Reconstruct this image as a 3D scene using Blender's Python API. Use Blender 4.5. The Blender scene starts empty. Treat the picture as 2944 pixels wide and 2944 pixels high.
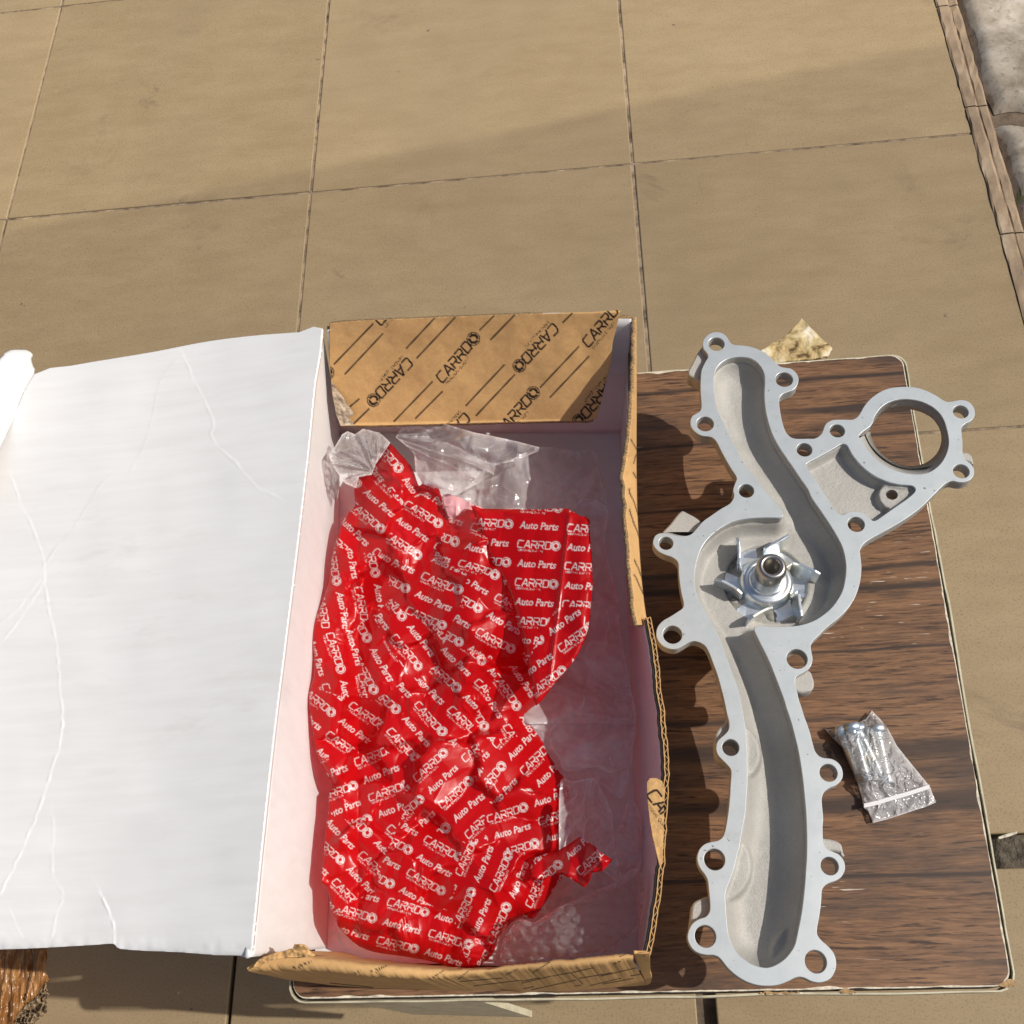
import bpy, bmesh, math, random
import numpy as np
from mathutils import Matrix, Vector

random.seed(7)
RNG = np.random.default_rng(11)
scene = bpy.context.scene
col = scene.collection

# ------------------------------------------------------------------ camera
FOC, CEN = 3063.03, 1472.0            # focal length and centre of the 2944 px photograph
CAM_Z = 0.98192                       # metres above the tiles
EUL = (0.46018373, 0.10928189, -0.01223617)
TZ = 0.3207                           # stool top above the tiles
TILE = 0.4
cam_data = bpy.data.cameras.new('camera')
cam_data.sensor_width = 36.0
cam_data.lens = 36.0 * FOC / 2944.0
cam_data.clip_start, cam_data.clip_end = 0.01, 200.0
cam = bpy.data.objects.new('camera', cam_data)
cam.location = (0, 0, CAM_Z)
cam.rotation_euler = EUL
col.objects.link(cam)
scene.camera = cam

# ------------------------------------------------------------------ sky and sun
SUN_EL, SUN_AZ = math.radians(48.0), math.radians(-1.5)      # azimuth from +X towards +Y
world = bpy.data.worlds.new('World')
scene.world = world
world.use_nodes = True
wn = world.node_tree
sky = wn.nodes.new('ShaderNodeTexSky')
sky.sky_type = 'NISHITA'
sky.sun_disc = False
sky.sun_elevation = SUN_EL
sky.sun_rotation = math.radians(90) - SUN_AZ
sky.air_density, sky.dust_density = 1.0, 4.5
wn.links.new(sky.outputs[0], wn.nodes['Background'].inputs[0])
wn.nodes['Background'].inputs[1].default_value = 0.085
sun_data = bpy.data.lights.new('sun', 'SUN')
sun_data.energy = 5.0
sun_data.angle = math.radians(0.5)
sun_data.color = (1.0, 0.95, 0.88)
sun = bpy.data.objects.new('sun', sun_data)
sd = Vector((-math.cos(SUN_EL) * math.cos(SUN_AZ), -math.cos(SUN_EL) * math.sin(SUN_AZ), -math.sin(SUN_EL)))
sun.rotation_euler = sd.to_track_quat('-Z', 'Y').to_euler()
sun.location = (2, 0, 3)
col.objects.link(sun)
scene.view_settings.view_transform = 'Standard'
scene.view_settings.look = 'None'
scene.view_settings.exposure = 0.0
scene.view_settings.gamma = 1.0
scene.view_settings.use_curve_mapping = False
scene.cycles.use_denoising = True
scene.cycles.max_bounces = 12
scene.cycles.transparent_max_bounces = 24

# ------------------------------------------------------------------ measuring helpers
RM = np.array(cam.rotation_euler.to_matrix())


def ray(px, py):
    px, py = np.asarray(px, float), np.asarray(py, float)
    v = np.stack([(px - CEN) / FOC, -(py - CEN) / FOC, -np.ones_like(px)], -1)
    return v @ RM.T


def at(px, py, z):
    """world point seen at photo pixel (px,py) lying at height z"""
    d = ray(px, py)
    t = (z - CAM_Z) / d[..., 2]
    p = d * t[..., None]
    p[..., 2] += CAM_Z
    return p


CROPS = {'c3': (850, 850, 0.56936), 'c4': (850, 1844, 0.56936), 'k1': (1960, 930, 0.2588),
         'k2': (2300, 1050, 0.28468), 'k3': (1860, 1400, 0.33126), 'k4': (1900, 1950, 0.28986),
         'k5': (1940, 2380, 0.28986), 'zb': (2300, 1980, 0.2381), 'tl': (2050, 850, 0.31056),
         'l0': (0, 900, 0.5176), 'l1': (0, 1944, 0.5176), 'fb': (700, 2644, 0.41408), 'fr': (1500, 2744, 0.2588),
         'r2': (1800, 1700, 0.31056), 'b1': (1350, 2250, 0.31056), 'tc': (0, 2644, 0.15528), 'f': (0, 0, 1.0)}


def px(crop, pts):
    a = np.array(pts, float)
    ox, oy, s = CROPS[crop]
    return a * s + np.array([ox, oy])


def catmull(P, sub=4, closed=True):
    P = np.asarray(P, float)
    n = len(P)
    out = []
    for i in range(n if closed else n - 1):
        if closed:
            p0, p1, p2, p3 = P[i - 1], P[i], P[(i + 1) % n], P[(i + 2) % n]
        else:
            p0, p1, p2, p3 = P[max(i - 1, 0)], P[i], P[i + 1], P[min(i + 2, n - 1)]
        for k in range(sub):
            t = k / sub
            out.append(0.5 * ((2 * p1) + (-p0 + p2) * t + (2 * p0 - 5 * p1 + 4 * p2 - p3) * t * t + (-p0 + 3 * p1 - 3 * p2 + p3) * t ** 3))
    if not closed:
        out.append(P[-1])
    return np.array(out)


def resample(P, n):
    P = np.asarray(P, float)
    L = np.r_[0, np.cumsum(np.linalg.norm(np.diff(P, axis=0), axis=1))]
    t = np.linspace(0, L[-1], n)
    return np.stack([np.interp(t, L, P[:, k]) for k in range(P.shape[1])], -1)


def sdf(P, poly):
    """signed distance (inside positive) and nearest boundary point"""
    P = np.asarray(P, float)
    best = np.full(len(P), 1e18)
    near = np.zeros_like(P)
    inside = np.zeros(len(P), bool)
    n = len(poly)
    for i in range(n):
        a, b = poly[i], poly[(i + 1) % n]
        e = b - a
        L = e @ e
        if L < 1e-18:
            continue
        t = np.clip(((P - a) @ e) / L, 0, 1)
        q = a + t[:, None] * e
        d = ((P - q) ** 2).sum(1)
        m = d < best
        best[m] = d[m]
        near[m] = q[m]
        if a[1] != b[1]:
            c = ((a[1] > P[:, 1]) != (b[1] > P[:, 1])) & (P[:, 0] < (b[0] - a[0]) * (P[:, 1] - a[1]) / (b[1] - a[1]) + a[0])
            inside ^= c
    d = np.sqrt(best)
    return np.where(inside, d, -d), near


def vnoise(x, y, seed=0):
    xi, yi = np.floor(x).astype(np.int64), np.floor(y).astype(np.int64)
    fx, fy = x - xi, y - yi
    fx = fx * fx * fx * (fx * (fx * 6 - 15) + 10)
    fy = fy * fy * fy * (fy * (fy * 6 - 15) + 10)

    def h(a, b):
        v = (a * 374761393 + b * 668265263 + seed * 1442695041) & 0xffffffff
        v = ((v ^ (v >> 13)) * 1274126177) & 0xffffffff
        return ((v ^ (v >> 16)) & 0xffff) / 65535.0 * 2 - 1
    return (h(xi, yi) * (1 - fx) + h(xi + 1, yi) * fx) * (1 - fy) + (h(xi, yi + 1) * (1 - fx) + h(xi + 1, yi + 1) * fx) * fy


def fbm(x, y, seed=0, octv=3):
    s, a = 0, 1.0
    for o in range(octv):
        s = s + a * vnoise(x * 2 ** o + 17.3 * o, y * 2 ** o - 9.1 * o, seed + o)
        a *= 0.5
    return s


def ridge(x, y, seed=0):
    w = 0.6
    xx = x + w * vnoise(x * 0.7, y * 0.7, seed + 5)
    yy = y + w * vnoise(x * 0.7 + 40, y * 0.7, seed + 6)
    return 1 - np.abs(vnoise(xx, yy, seed)) * 2


def tri(x, y, seed=0, warp=0.35):
    """random heights on a warped triangular lattice, flat facets meeting in sharp creases"""
    x, y = x + warp * vnoise(x * .8, y * .8, seed + 50), y + warp * vnoise(x * .8 + 7, y * .8, seed + 51)
    sk = (x + y) * 0.3660254
    i, j = np.floor(x + sk).astype(np.int64), np.floor(y + sk).astype(np.int64)
    fx, fy = x + sk - i, y + sk - j

    def h(a, b):
        v = (a * 374761393 + b * 668265263 + (seed + 3) * 1442695041) & 0xffffffff
        v = ((v ^ (v >> 13)) * 1274126177) & 0xffffffff
        return ((v ^ (v >> 16)) & 0xffff) / 65535.0 * 2 - 1
    up = fx > fy
    return np.where(up, h(i, j) * (1 - fx) + h(i + 1, j) * (fx - fy) + h(i + 1, j + 1) * fy,
                    h(i, j) * (1 - fy) + h(i, j + 1) * (fy - fx) + h(i + 1, j + 1) * fx)


def smooth01(t):
    t = np.clip(t, 0, 1)
    return t * t * (3 - 2 * t)


# ------------------------------------------------------------------ object helpers
LOCALP = set()          # parents whose parts are modelled in the parent's own space


def tag(o, label=None, cat=None, group=None, kind=None):
    for k, v in (('label', label), ('category', cat), ('group', group), ('kind', kind)):
        if v:
            o[k] = v
    return o


def empty(name, loc=(0, 0, 0), label=None, cat=None, group=None):
    o = bpy.data.objects.new(name, None)
    o.location = loc
    o.empty_display_size = 0.02
    col.objects.link(o)
    return tag(o, label, cat, group)


def link(name, me, mat, parent=None, smooth=False):
    o = bpy.data.objects.new(name, me)
    col.objects.link(o)
    for m in (mat if isinstance(mat, (list, tuple)) else [mat]):
        me.materials.append(m)
    if smooth:
        me.polygons.foreach_set('use_smooth', np.ones(len(me.polygons), bool))
    if parent:
        o.parent = parent
        if parent.name not in LOCALP:          # the mesh was measured in world space
            o.matrix_parent_inverse = Matrix() if parent.parent else parent.matrix_basis.inverted()
    return o


def pydata(name, V, F, mat, parent=None, smooth=False):
    me = bpy.data.meshes.new(name)
    me.from_pydata([tuple(map(float, v)) for v in V], [], [tuple(int(i) for i in f) for f in F])
    me.update()
    return link(name, me, mat, parent, smooth)


def quads_np(name, V, Q, mat, parent=None, attr=None, smooth=True):
    me = bpy.data.meshes.new(name)
    V = np.ascontiguousarray(V, np.float32)
    Q = np.ascontiguousarray(Q, np.int32)
    me.vertices.add(len(V))
    me.vertices.foreach_set('co', V.ravel())
    me.loops.add(Q.size)
    me.loops.foreach_set('vertex_index', Q.ravel())
    me.polygons.add(len(Q))
    me.polygons.foreach_set('loop_start', np.arange(0, Q.size, 4, dtype=np.int32))
    me.update(calc_edges=True)
    if attr:
        for k, v in attr.items():
            a = me.attributes.new(k, 'FLOAT', 'POINT')
            a.data.foreach_set('value', np.ascontiguousarray(v, np.float32))
    me.validate()
    return link(name, me, mat, parent, smooth)


def bm_obj(name, bm, mat, parent=None, smooth=False):
    me = bpy.data.meshes.new(name)
    bmesh.ops.recalc_face_normals(bm, faces=bm.faces[:])
    bm.to_mesh(me)
    bm.free()
    return link(name, me, mat, parent, smooth)


def box_bm(x0, x1, y0, y1, z0, z1, bev=0.0, seg=2):
    bm = bmesh.new()
    bmesh.ops.create_cube(bm, size=1)
    for v in bm.verts:
        v.co = Vector(((x0 + x1) / 2 + v.co.x * (x1 - x0), (y0 + y1) / 2 + v.co.y * (y1 - y0), (z0 + z1) / 2 + v.co.z * (z1 - z0)))
    if bev:
        bmesh.ops.bevel(bm, geom=bm.edges[:] + bm.verts[:], offset=bev, segments=seg, profile=0.5, affect='EDGES')
    return bm


def lathe(prof, n=48, cx=0, cy=0):
    V, F = [], []
    m = len(prof)
    for i in range(n):
        a = 2 * math.pi * i / n
        for r, z in prof:
            V.append((cx + r * math.cos(a), cy + r * math.sin(a), z))
    for i in range(n):
        j = (i + 1) % n
        for k in range(m - 1):
            F.append((i * m + k, j * m + k, j * m + k + 1, i * m + k + 1))
    return V, F


def curve_mesh(loops, thick, bevel=0.0):
    """filled flat shape with holes, top face at z=0, going down by thick"""
    cu = bpy.data.curves.new('tmp', 'CURVE')
    cu.dimensions = '2D'
    cu.fill_mode = 'BOTH'
    cu.extrude = thick / 2 - bevel
    cu.bevel_depth = bevel
    cu.bevel_resolution = 1
    cu.offset = -bevel
    for L in loops:
        s = cu.splines.new('POLY')
        s.points.add(len(L) - 1)
        for p, q in zip(s.points, L):
            p.co = (q[0], q[1], 0, 1)
        s.use_cyclic_u = True
    o = bpy.data.objects.new('tmp', cu)
    col.objects.link(o)
    dg = bpy.context.evaluated_depsgraph_get()
    me = bpy.data.meshes.new_from_object(o.evaluated_get(dg))
    bpy.data.objects.remove(o)
    bpy.data.curves.remove(cu)
    for v in me.vertices:
        v.co.z -= thick / 2
    return me


def patch(name, poly, cell, zfun, mat, parent=None, prt=None, smooth=True, solid=None, edgef=None):
    """sheet whose outline was measured in the photograph; zfun(px,py,d) gives its real height"""
    poly = np.asarray(poly, float)
    x0, y0 = poly.min(0) - 2 * cell
    x1, y1 = poly.max(0) + 2 * cell
    gx, gy = np.arange(x0, x1, cell), np.arange(y0, y1, cell)
    nx, ny = len(gx), len(gy)
    X, Y = np.meshgrid(gx, gy)
    P = np.stack([X.ravel(), Y.ravel()], -1)
    d, near = sdf(P, poly)
    out = d <= 0
    snap = out & (d > -cell * 1.45)
    P[snap] = near[snap]
    dd = np.where(out, 0, d)
    keepv = d > -cell * 1.45
    idx = np.arange(nx * ny).reshape(ny, nx)
    Q = np.stack([idx[:-1, :-1], idx[1:, :-1], idx[1:, 1:], idx[:-1, 1:]], -1).reshape(-1, 4)
    ok = keepv[Q].all(1) & (d[Q] > 0).any(1)
    Q = Q[ok]
    used = np.unique(Q)
    remap = np.full(nx * ny, -1)
    remap[used] = np.arange(len(used))
    Q = remap[Q]
    P, dd = P[used], dd[used]
    z = zfun(P[:, 0], P[:, 1], dd)
    V = at(P[:, 0], P[:, 1], z)
    attr = {'print': prt(P[:, 0], P[:, 1])} if prt else {'edge': np.exp(-dd / 4.0) + (edgef(P[:, 0], P[:, 1]) if edgef else 0)}
    o = quads_np(name, V, Q, mat, parent, attr, smooth)
    if solid:
        m = o.modifiers.new('thickness', 'SOLIDIFY')
        m.thickness, m.offset = solid
        if isinstance(mat, (list, tuple)) and len(mat) > 1:
            m.material_offset = 1
            m.material_offset_rim = len(mat) - 1
    return o


def ruled(name, top, bot, mat, parent, n=200, m=24, bulge=None, prt=None, solid=(0.003, 1), flip=False):
    """panel between two measured 3-D edges"""
    A, B = resample(top, n), resample(bot, n)
    s = np.linspace(0, 1, m)[:, None, None]
    V = A[None] * (1 - s) + B[None] * s
    if bulge is not None:
        V = V + bulge(np.linspace(0, 1, n)[None, :], np.linspace(0, 1, m)[:, None])
    idx = np.arange(n * m).reshape(m, n)
    Q = np.stack([idx[:-1, :-1], idx[1:, :-1], idx[1:, 1:], idx[:-1, 1:]], -1).reshape(-1, 4)
    if flip:
        Q = Q[:, ::-1]
    attr = None
    if prt is not None:
        attr = {'print': prt(*np.meshgrid(np.linspace(0, 1, n), np.linspace(0, 1, m))).ravel()}
    o = quads_np(name, V.reshape(-1, 3), Q, mat, parent, attr)
    if solid:
        md = o.modifiers.new('thickness', 'SOLIDIFY')
        md.thickness, md.offset = solid
        md.use_even_offset = False
        if isinstance(mat, (list, tuple)) and len(mat) > 1:
            md.material_offset = 1
            md.material_offset_rim = len(mat) - 1
    return o


# ------------------------------------------------------------------ materials
def mat_new(name):
    m = bpy.data.materials.new(name)
    m.use_nodes = True
    nt = m.node_tree
    return m, nt, nt.nodes['Principled BSDF']


def N(nt, kind, **kw):
    n = nt.nodes.new(kind)
    for k, v in kw.items():
        if k in n.inputs:
            n.inputs[k].default_value = v
        else:
            setattr(n, k, v)
    return n


def ramp(nt, fac, stops, interp='LINEAR'):
    r = nt.nodes.new('ShaderNodeValToRGB')
    r.color_ramp.interpolation = interp
    e = r.color_ramp.elements
    while len(e) < len(stops):
        e.new(0.5)
    for k, (p, c) in enumerate(stops):
        e[k].position = p
        e[k].color = (*c, 1) if len(c) == 3 else c
    nt.links.new(fac, r.inputs[0])
    return r.outputs[0]


def mixc(nt, fac, a, b, mode='MIX'):
    n = nt.nodes.new('ShaderNodeMix')
    n.data_type = 'RGBA'
    n.blend_type = mode
    for sock, v in ((n.inputs[0], fac), (n.inputs[6], a), (n.inputs[7], b)):
        if isinstance(v, bpy.types.NodeSocket):
            nt.links.new(v, sock)
        elif isinstance(v, (int, float)):
            sock.default_value = v
        else:
            sock.default_value = (*v, 1)
    return n.outputs[2]


def coords(nt, scale=(1, 1, 1), rot=(0, 0, 0), loc=(0, 0, 0), space='Object'):
    tc = nt.nodes.new('ShaderNodeTexCoord')
    mp = nt.nodes.new('ShaderNodeMapping')
    mp.inputs['Scale'].default_value = scale
    mp.inputs['Rotation'].default_value = rot
    mp.inputs['Location'].default_value = loc
    nt.links.new(tc.outputs[space], mp.inputs[0])
    return mp.outputs[0]


def geo_pos(nt, scale=(1, 1, 1)):
    g = nt.nodes.new('ShaderNodeNewGeometry')
    mp = nt.nodes.new('ShaderNodeMapping')
    mp.inputs['Scale'].default_value = scale
    nt.links.new(g.outputs['Position'], mp.inputs[0])
    return mp.outputs[0]


def noise(nt, vec, scale, detail=4, rough=0.55, dist=0.0):
    n = nt.nodes.new('ShaderNodeTexNoise')
    nt.links.new(vec, n.inputs['Vector'])
    n.inputs['Scale'].default_value = scale
    n.inputs['Detail'].default_value = detail
    n.inputs['Roughness'].default_value = rough
    n.inputs['Distortion'].default_value = dist
    return n.outputs['Fac']


def bump(nt, height, bsdf, strength=0.3, dist=0.001, prev=None):
    b = nt.nodes.new('ShaderNodeBump')
    b.inputs['Strength'].default_value = strength
    b.inputs['Distance'].default_value = dist
    nt.links.new(height, b.inputs['Height'])
    if prev is not None:
        nt.links.new(prev, b.inputs['Normal'])
    if bsdf is not None:
        nt.links.new(b.outputs[0], bsdf.inputs['Normal'])
    return b.outputs[0]


def simple(name, c, rough=0.6, metal=0.0, nscale=None, namt=0.25, bstr=0.0, bscale=None, bdist=0.0006):
    m, nt, b = mat_new(name)
    b.inputs['Roughness'].default_value = rough
    b.inputs['Metallic'].default_value = metal
    if nscale:
        f = noise(nt, geo_pos(nt), nscale, 5, 0.6)
        lo = tuple(x * (1 - namt) for x in c)
        hi = tuple(min(1, x * (1 + namt)) for x in c)
        nt.links.new(ramp(nt, f, [(0.3, lo), (0.7, hi)]), b.inputs['Base Color'])
    else:
        b.inputs['Base Color'].default_value = (*c, 1)
    if bstr:
        bump(nt, noise(nt, geo_pos(nt), bscale or 900, 4, 0.6), b, bstr, bdist)
    return m


def m_tile():
    m, nt, b = mat_new('glazed_tan_tile')
    gp = geo_pos(nt)
    oi = nt.nodes.new('ShaderNodeObjectInfo')
    f1 = noise(nt, gp, 5, 5, 0.6)
    f2 = noise(nt, geo_pos(nt, (1, 3.0, 1)), 14, 6, 0.65)
    c = ramp(nt, f1, [(0.3, (0.292, 0.2117, 0.113)), (0.7, (0.34, 0.2544, 0.143))])
    c = mixc(nt, 0.35, c, ramp(nt, f2, [(0.35, (0.24, 0.1714, 0.09)), (0.65, (0.352, 0.2686, 0.155))]))
    # scattered scuffs and grime with shapes of their own
    f3 = noise(nt, gp, 9, 8, 0.72, 0.6)
    f4 = noise(nt, gp, 3.1, 2, 0.5)
    mu = N(nt, 'ShaderNodeMath', operation='MULTIPLY')
    nt.links.new(ramp(nt, f3, [(0.57, (0, 0, 0)), (0.70, (.9, .9, .9))]), mu.inputs[0])
    nt.links.new(ramp(nt, f4, [(0.5, (0, 0, 0)), (0.65, (1, 1, 1))]), mu.inputs[1])
    c = mixc(nt, mu.outputs[0], c, (0.12, 0.088, 0.058))
    f7 = noise(nt, gp, 520, 4, 0.7)
    c = mixc(nt, ramp(nt, f7, [(0.36, (.6, .6, .6)), (0.48, (0, 0, 0))]), c, (0.17, 0.125, 0.075))
    f8 = noise(nt, gp, 1.7, 5, 0.6, 0.5)
    c = mixc(nt, ramp(nt, f8, [(0.46, (0, 0, 0)), (0.66, (.45, .45, .45))]), c, (0.235, 0.175, 0.113))
    f5 = noise(nt, gp, 55, 3, 0.5)
    c = mixc(nt, ramp(nt, f5, [(0.745, (0, 0, 0)), (0.775, (.75, .75, .75))]), c, (0.10, 0.07, 0.05))
    f6 = noise(nt, geo_pos(nt, (1.4, 1, 1)), 38, 4, 0.6)
    c = mixc(nt, ramp(nt, f6, [(0.745, (0, 0, 0)), (0.77, (.7, .7, .7))]), c, (0.55, 0.5, 0.42))
    hs = N(nt, 'ShaderNodeHueSaturation')
    mr = N(nt, 'ShaderNodeMapRange')
    mr.inputs[3].default_value, mr.inputs[4].default_value = 0.92, 1.06
    nt.links.new(oi.outputs['Random'], mr.inputs[0])
    nt.links.new(mr.outputs[0], hs.inputs['Value'])
    nt.links.new(c, hs.inputs['Color'])
    nt.links.new(hs.outputs[0], b.inputs['Base Color'])
    b.inputs['Roughness'].default_value = 0.55
    b.inputs['Specular IOR Level'].default_value = 0.3
    bump(nt, noise(nt, gp, 260, 4, 0.6), b, 0.12, 0.0006)
    return m


def m_wood():
    m, nt, b = mat_new('walnut_print_laminate')
    g = geo_pos(nt, (1.0, 1.0, 1.0))
    # slight waviness of the grain
    w = N(nt, 'ShaderNodeTexNoise', Scale=7.0, Detail=2.0)
    nt.links.new(geo_pos(nt, (1, 2.5, 1)), w.inputs['Vector'])
    ad = N(nt, 'ShaderNodeVectorMath', operation='MULTIPLY_ADD')
    nt.links.new(w.outputs['Color'], ad.inputs[0])
    ad.inputs[1].default_value = (0.0, 0.010, 0)
    nt.links.new(g, ad.inputs[2])

    def strv(sx, sy):
        mp = nt.nodes.new('ShaderNodeMapping')
        mp.inputs['Scale'].default_value = (sx, sy, 1)
        mp.inputs['Rotation'].default_value = (0, 0, math.radians(-1.5))
        nt.links.new(ad.outputs[0], mp.inputs[0])
        return mp.outputs[0]
    a = noise(nt, strv(3.5, 40), 1.0, 6, 0.62)
    c = ramp(nt, a, [(0.28, (0.0662, 0.0328, 0.0179)), (0.42, (0.1379, 0.0666, 0.0319)), (0.58, (0.2150, 0.1098, 0.0528)), (0.75, (0.3142, 0.1743, 0.0877))])
    fi = noise(nt, strv(45, 620), 1.0, 6, 0.75)
    c = mixc(nt, 0.55, c, ramp(nt, fi, [(0.36, (0.0386, 0.0202, 0.0120)), (0.64, (0.3087, 0.1637, 0.0818))]))
    # dark long streaks and short pores
    s = noise(nt, strv(0.7, 34), 1.0, 2, 0.4)
    c = mixc(nt, ramp(nt, s, [(0.64, (0, 0, 0)), (0.66, (.92, .92, .92))]), c, (0.0386, 0.0265, 0.0221))
    s2 = noise(nt, strv(48, 640), 1.0, 3, 0.6)
    c = mixc(nt, ramp(nt, s2, [(0.56, (0, 0, 0)), (0.66, (.85, .85, .85))]), c, (0.0309, 0.0168, 0.0110))
    bl = noise(nt, strv(9, 34), 1.0, 5, 0.65)
    c = mixc(nt, ramp(nt, bl, [(0.50, (0, 0, 0)), (0.68, (.75, .75, .75))]), c, (0.0496, 0.0338, 0.0278))
    # pale scratches
    sm = noise(nt, strv(0.22, 20), 1.0, 1, 0.4)
    c = mixc(nt, ramp(nt, sm, [(0.482, (0, 0, 0)), (0.494, (.85, .85, .85)), (0.506, (.85, .85, .85)), (0.518, (0, 0, 0))]), c, (0.03, 0.02, 0.016))
    s3 = noise(nt, strv(30, 420), 1.7, 2, 0.5)
    s4 = noise(nt, g, 9, 2, 0.5)
    mu = N(nt, 'ShaderNodeMath', operation='MULTIPLY')
    nt.links.new(ramp(nt, s3, [(0.70, (0, 0, 0)), (0.73, (1, 1, 1))]), mu.inputs[0])
    nt.links.new(ramp(nt, s4, [(0.52, (0, 0, 0)), (0.62, (1, 1, 1))]), mu.inputs[1])
    c = mixc(nt, mu.outputs[0], c, (0.5, 0.42, 0.34))
    nt.links.new(c, b.inputs['Base Color'])
    b.inputs['Roughness'].default_value = 0.5
    b.inputs['Specular IOR Level'].default_value = 0.35
    bump(nt, fi, b, 0.12, 0.0004)
    return m


def m_kraft(name='kraft_board', c=(0.59, 0.352, 0.145), printed=True):
    m, nt, b = mat_new(name)
    gp = geo_pos(nt)
    f = noise(nt, gp, 420, 5, 0.7)
    c1 = ramp(nt, f, [(0.3, tuple(x * 0.84 for x in c)), (0.7, tuple(x * 1.1 for x in c))])
    f2 = noise(nt, geo_pos(nt, (1, 1, 1)), 26, 4, 0.6)
    c1 = mixc(nt, 0.3, c1, ramp(nt, f2, [(0.35, tuple(x * 0.75 for x in c)), (0.65, tuple(x * 1.12 for x in c))]))
    f3 = noise(nt, gp, 1300, 2, 0.5)
    c1 = mixc(nt, ramp(nt, f3, [(0.66, (0, 0, 0)), (0.72, (.5, .5, .5))]), c1, tuple(x * 0.45 for x in c))
    if printed:
        at_ = N(nt, 'ShaderNodeAttribute', attribute_name='print')
        c1 = mixc(nt, at_.outputs['Fac'], c1, (0.018, 0.012, 0.010))
    nt.links.new(c1, b.inputs['Base Color'])
    b.inputs['Roughness'].default_value = 0.75
    b.inputs['Specular IOR Level'].default_value = 0.25
    bump(nt, f, b, 0.15, 0.0004)
    return m


def m_white():
    m, nt, b = mat_new('white_clay_coated_board')
    gp = geo_pos(nt)
    f = noise(nt, geo_pos(nt, (0.25, 2.4, 1)), 60, 4, 0.6)
    c = ramp(nt, f, [(0.3, (0.72, 0.715, 0.70)), (0.7, (0.77, 0.77, 0.76))])
    f2 = noise(nt, geo_pos(nt, (0.6, 2.2, 1)), 24, 6, 0.7)
    f3 = noise(nt, gp, 7, 2, 0.5)
    mu = N(nt, 'ShaderNodeMath', operation='MULTIPLY')
    nt.links.new(ramp(nt, f2, [(0.56, (0, 0, 0)), (0.76, (.4, .4, .4))]), mu.inputs[0])
    nt.links.new(ramp(nt, f3, [(0.44, (0, 0, 0)), (0.60, (1, 1, 1))]), mu.inputs[1])
    c = mixc(nt, mu.outputs[0], c, (0.52, 0.48, 0.43))
    nt.links.new(c, b.inputs['Base Color'])
    b.inputs['Roughness'].default_value = 0.5
    b.inputs['Specular IOR Level'].default_value = 0.3
    bump(nt, noise(nt, geo_pos(nt, (0.35, 2, 1)), 130, 4, 0.6), b, 0.12, 0.0008)
    return m


def m_red():
    m, nt, b = mat_new('printed_red_film')
    at_ = N(nt, 'ShaderNodeAttribute', attribute_name='print')
    c = mixc(nt, at_.outputs['Fac'], (0.62, 0.004, 0.007), (0.80, 0.72, 0.70))
    nt.links.new(c, b.inputs['Base Color'])
    b.inputs['Roughness'].default_value = 0.27
    b.inputs['Specular IOR Level'].default_value = 0.42
    gp = geo_pos(nt)
    nb = bump(nt, noise(nt, gp, 70, 2, 0.5, 1.0), b, 0.10, 0.002)
    # thin film: part of the light goes through it and comes out red
    tl = N(nt, 'ShaderNodeBsdfTranslucent')
    tl.inputs[0].default_value = (0.80, 0.012, 0.018, 1)
    nt.links.new(nb, tl.inputs['Normal'])
    tp = N(nt, 'ShaderNodeBsdfTransparent')
    tp.inputs[0].default_value = (0.80, 0.055, 0.075, 1)
    m1 = N(nt, 'ShaderNodeMixShader', Fac=0.24)
    nt.links.new(b.outputs[0], m1.inputs[1])
    nt.links.new(tl.outputs[0], m1.inputs[2])
    fm = N(nt, 'ShaderNodeMapRange')
    nt.links.new(at_.outputs['Fac'], fm.inputs[0])
    fm.inputs[3].default_value, fm.inputs[4].default_value = 0.26, 0.04
    m2 = N(nt, 'ShaderNodeMixShader')
    nt.links.new(fm.outputs[0], m2.inputs[0])
    nt.links.new(m1.outputs[0], m2.inputs[1])
    nt.links.new(tp.outputs[0], m2.inputs[2])
    nt.links.new(m2.outputs[0], nt.nodes['Material Output'].inputs[0])
    return m


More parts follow.
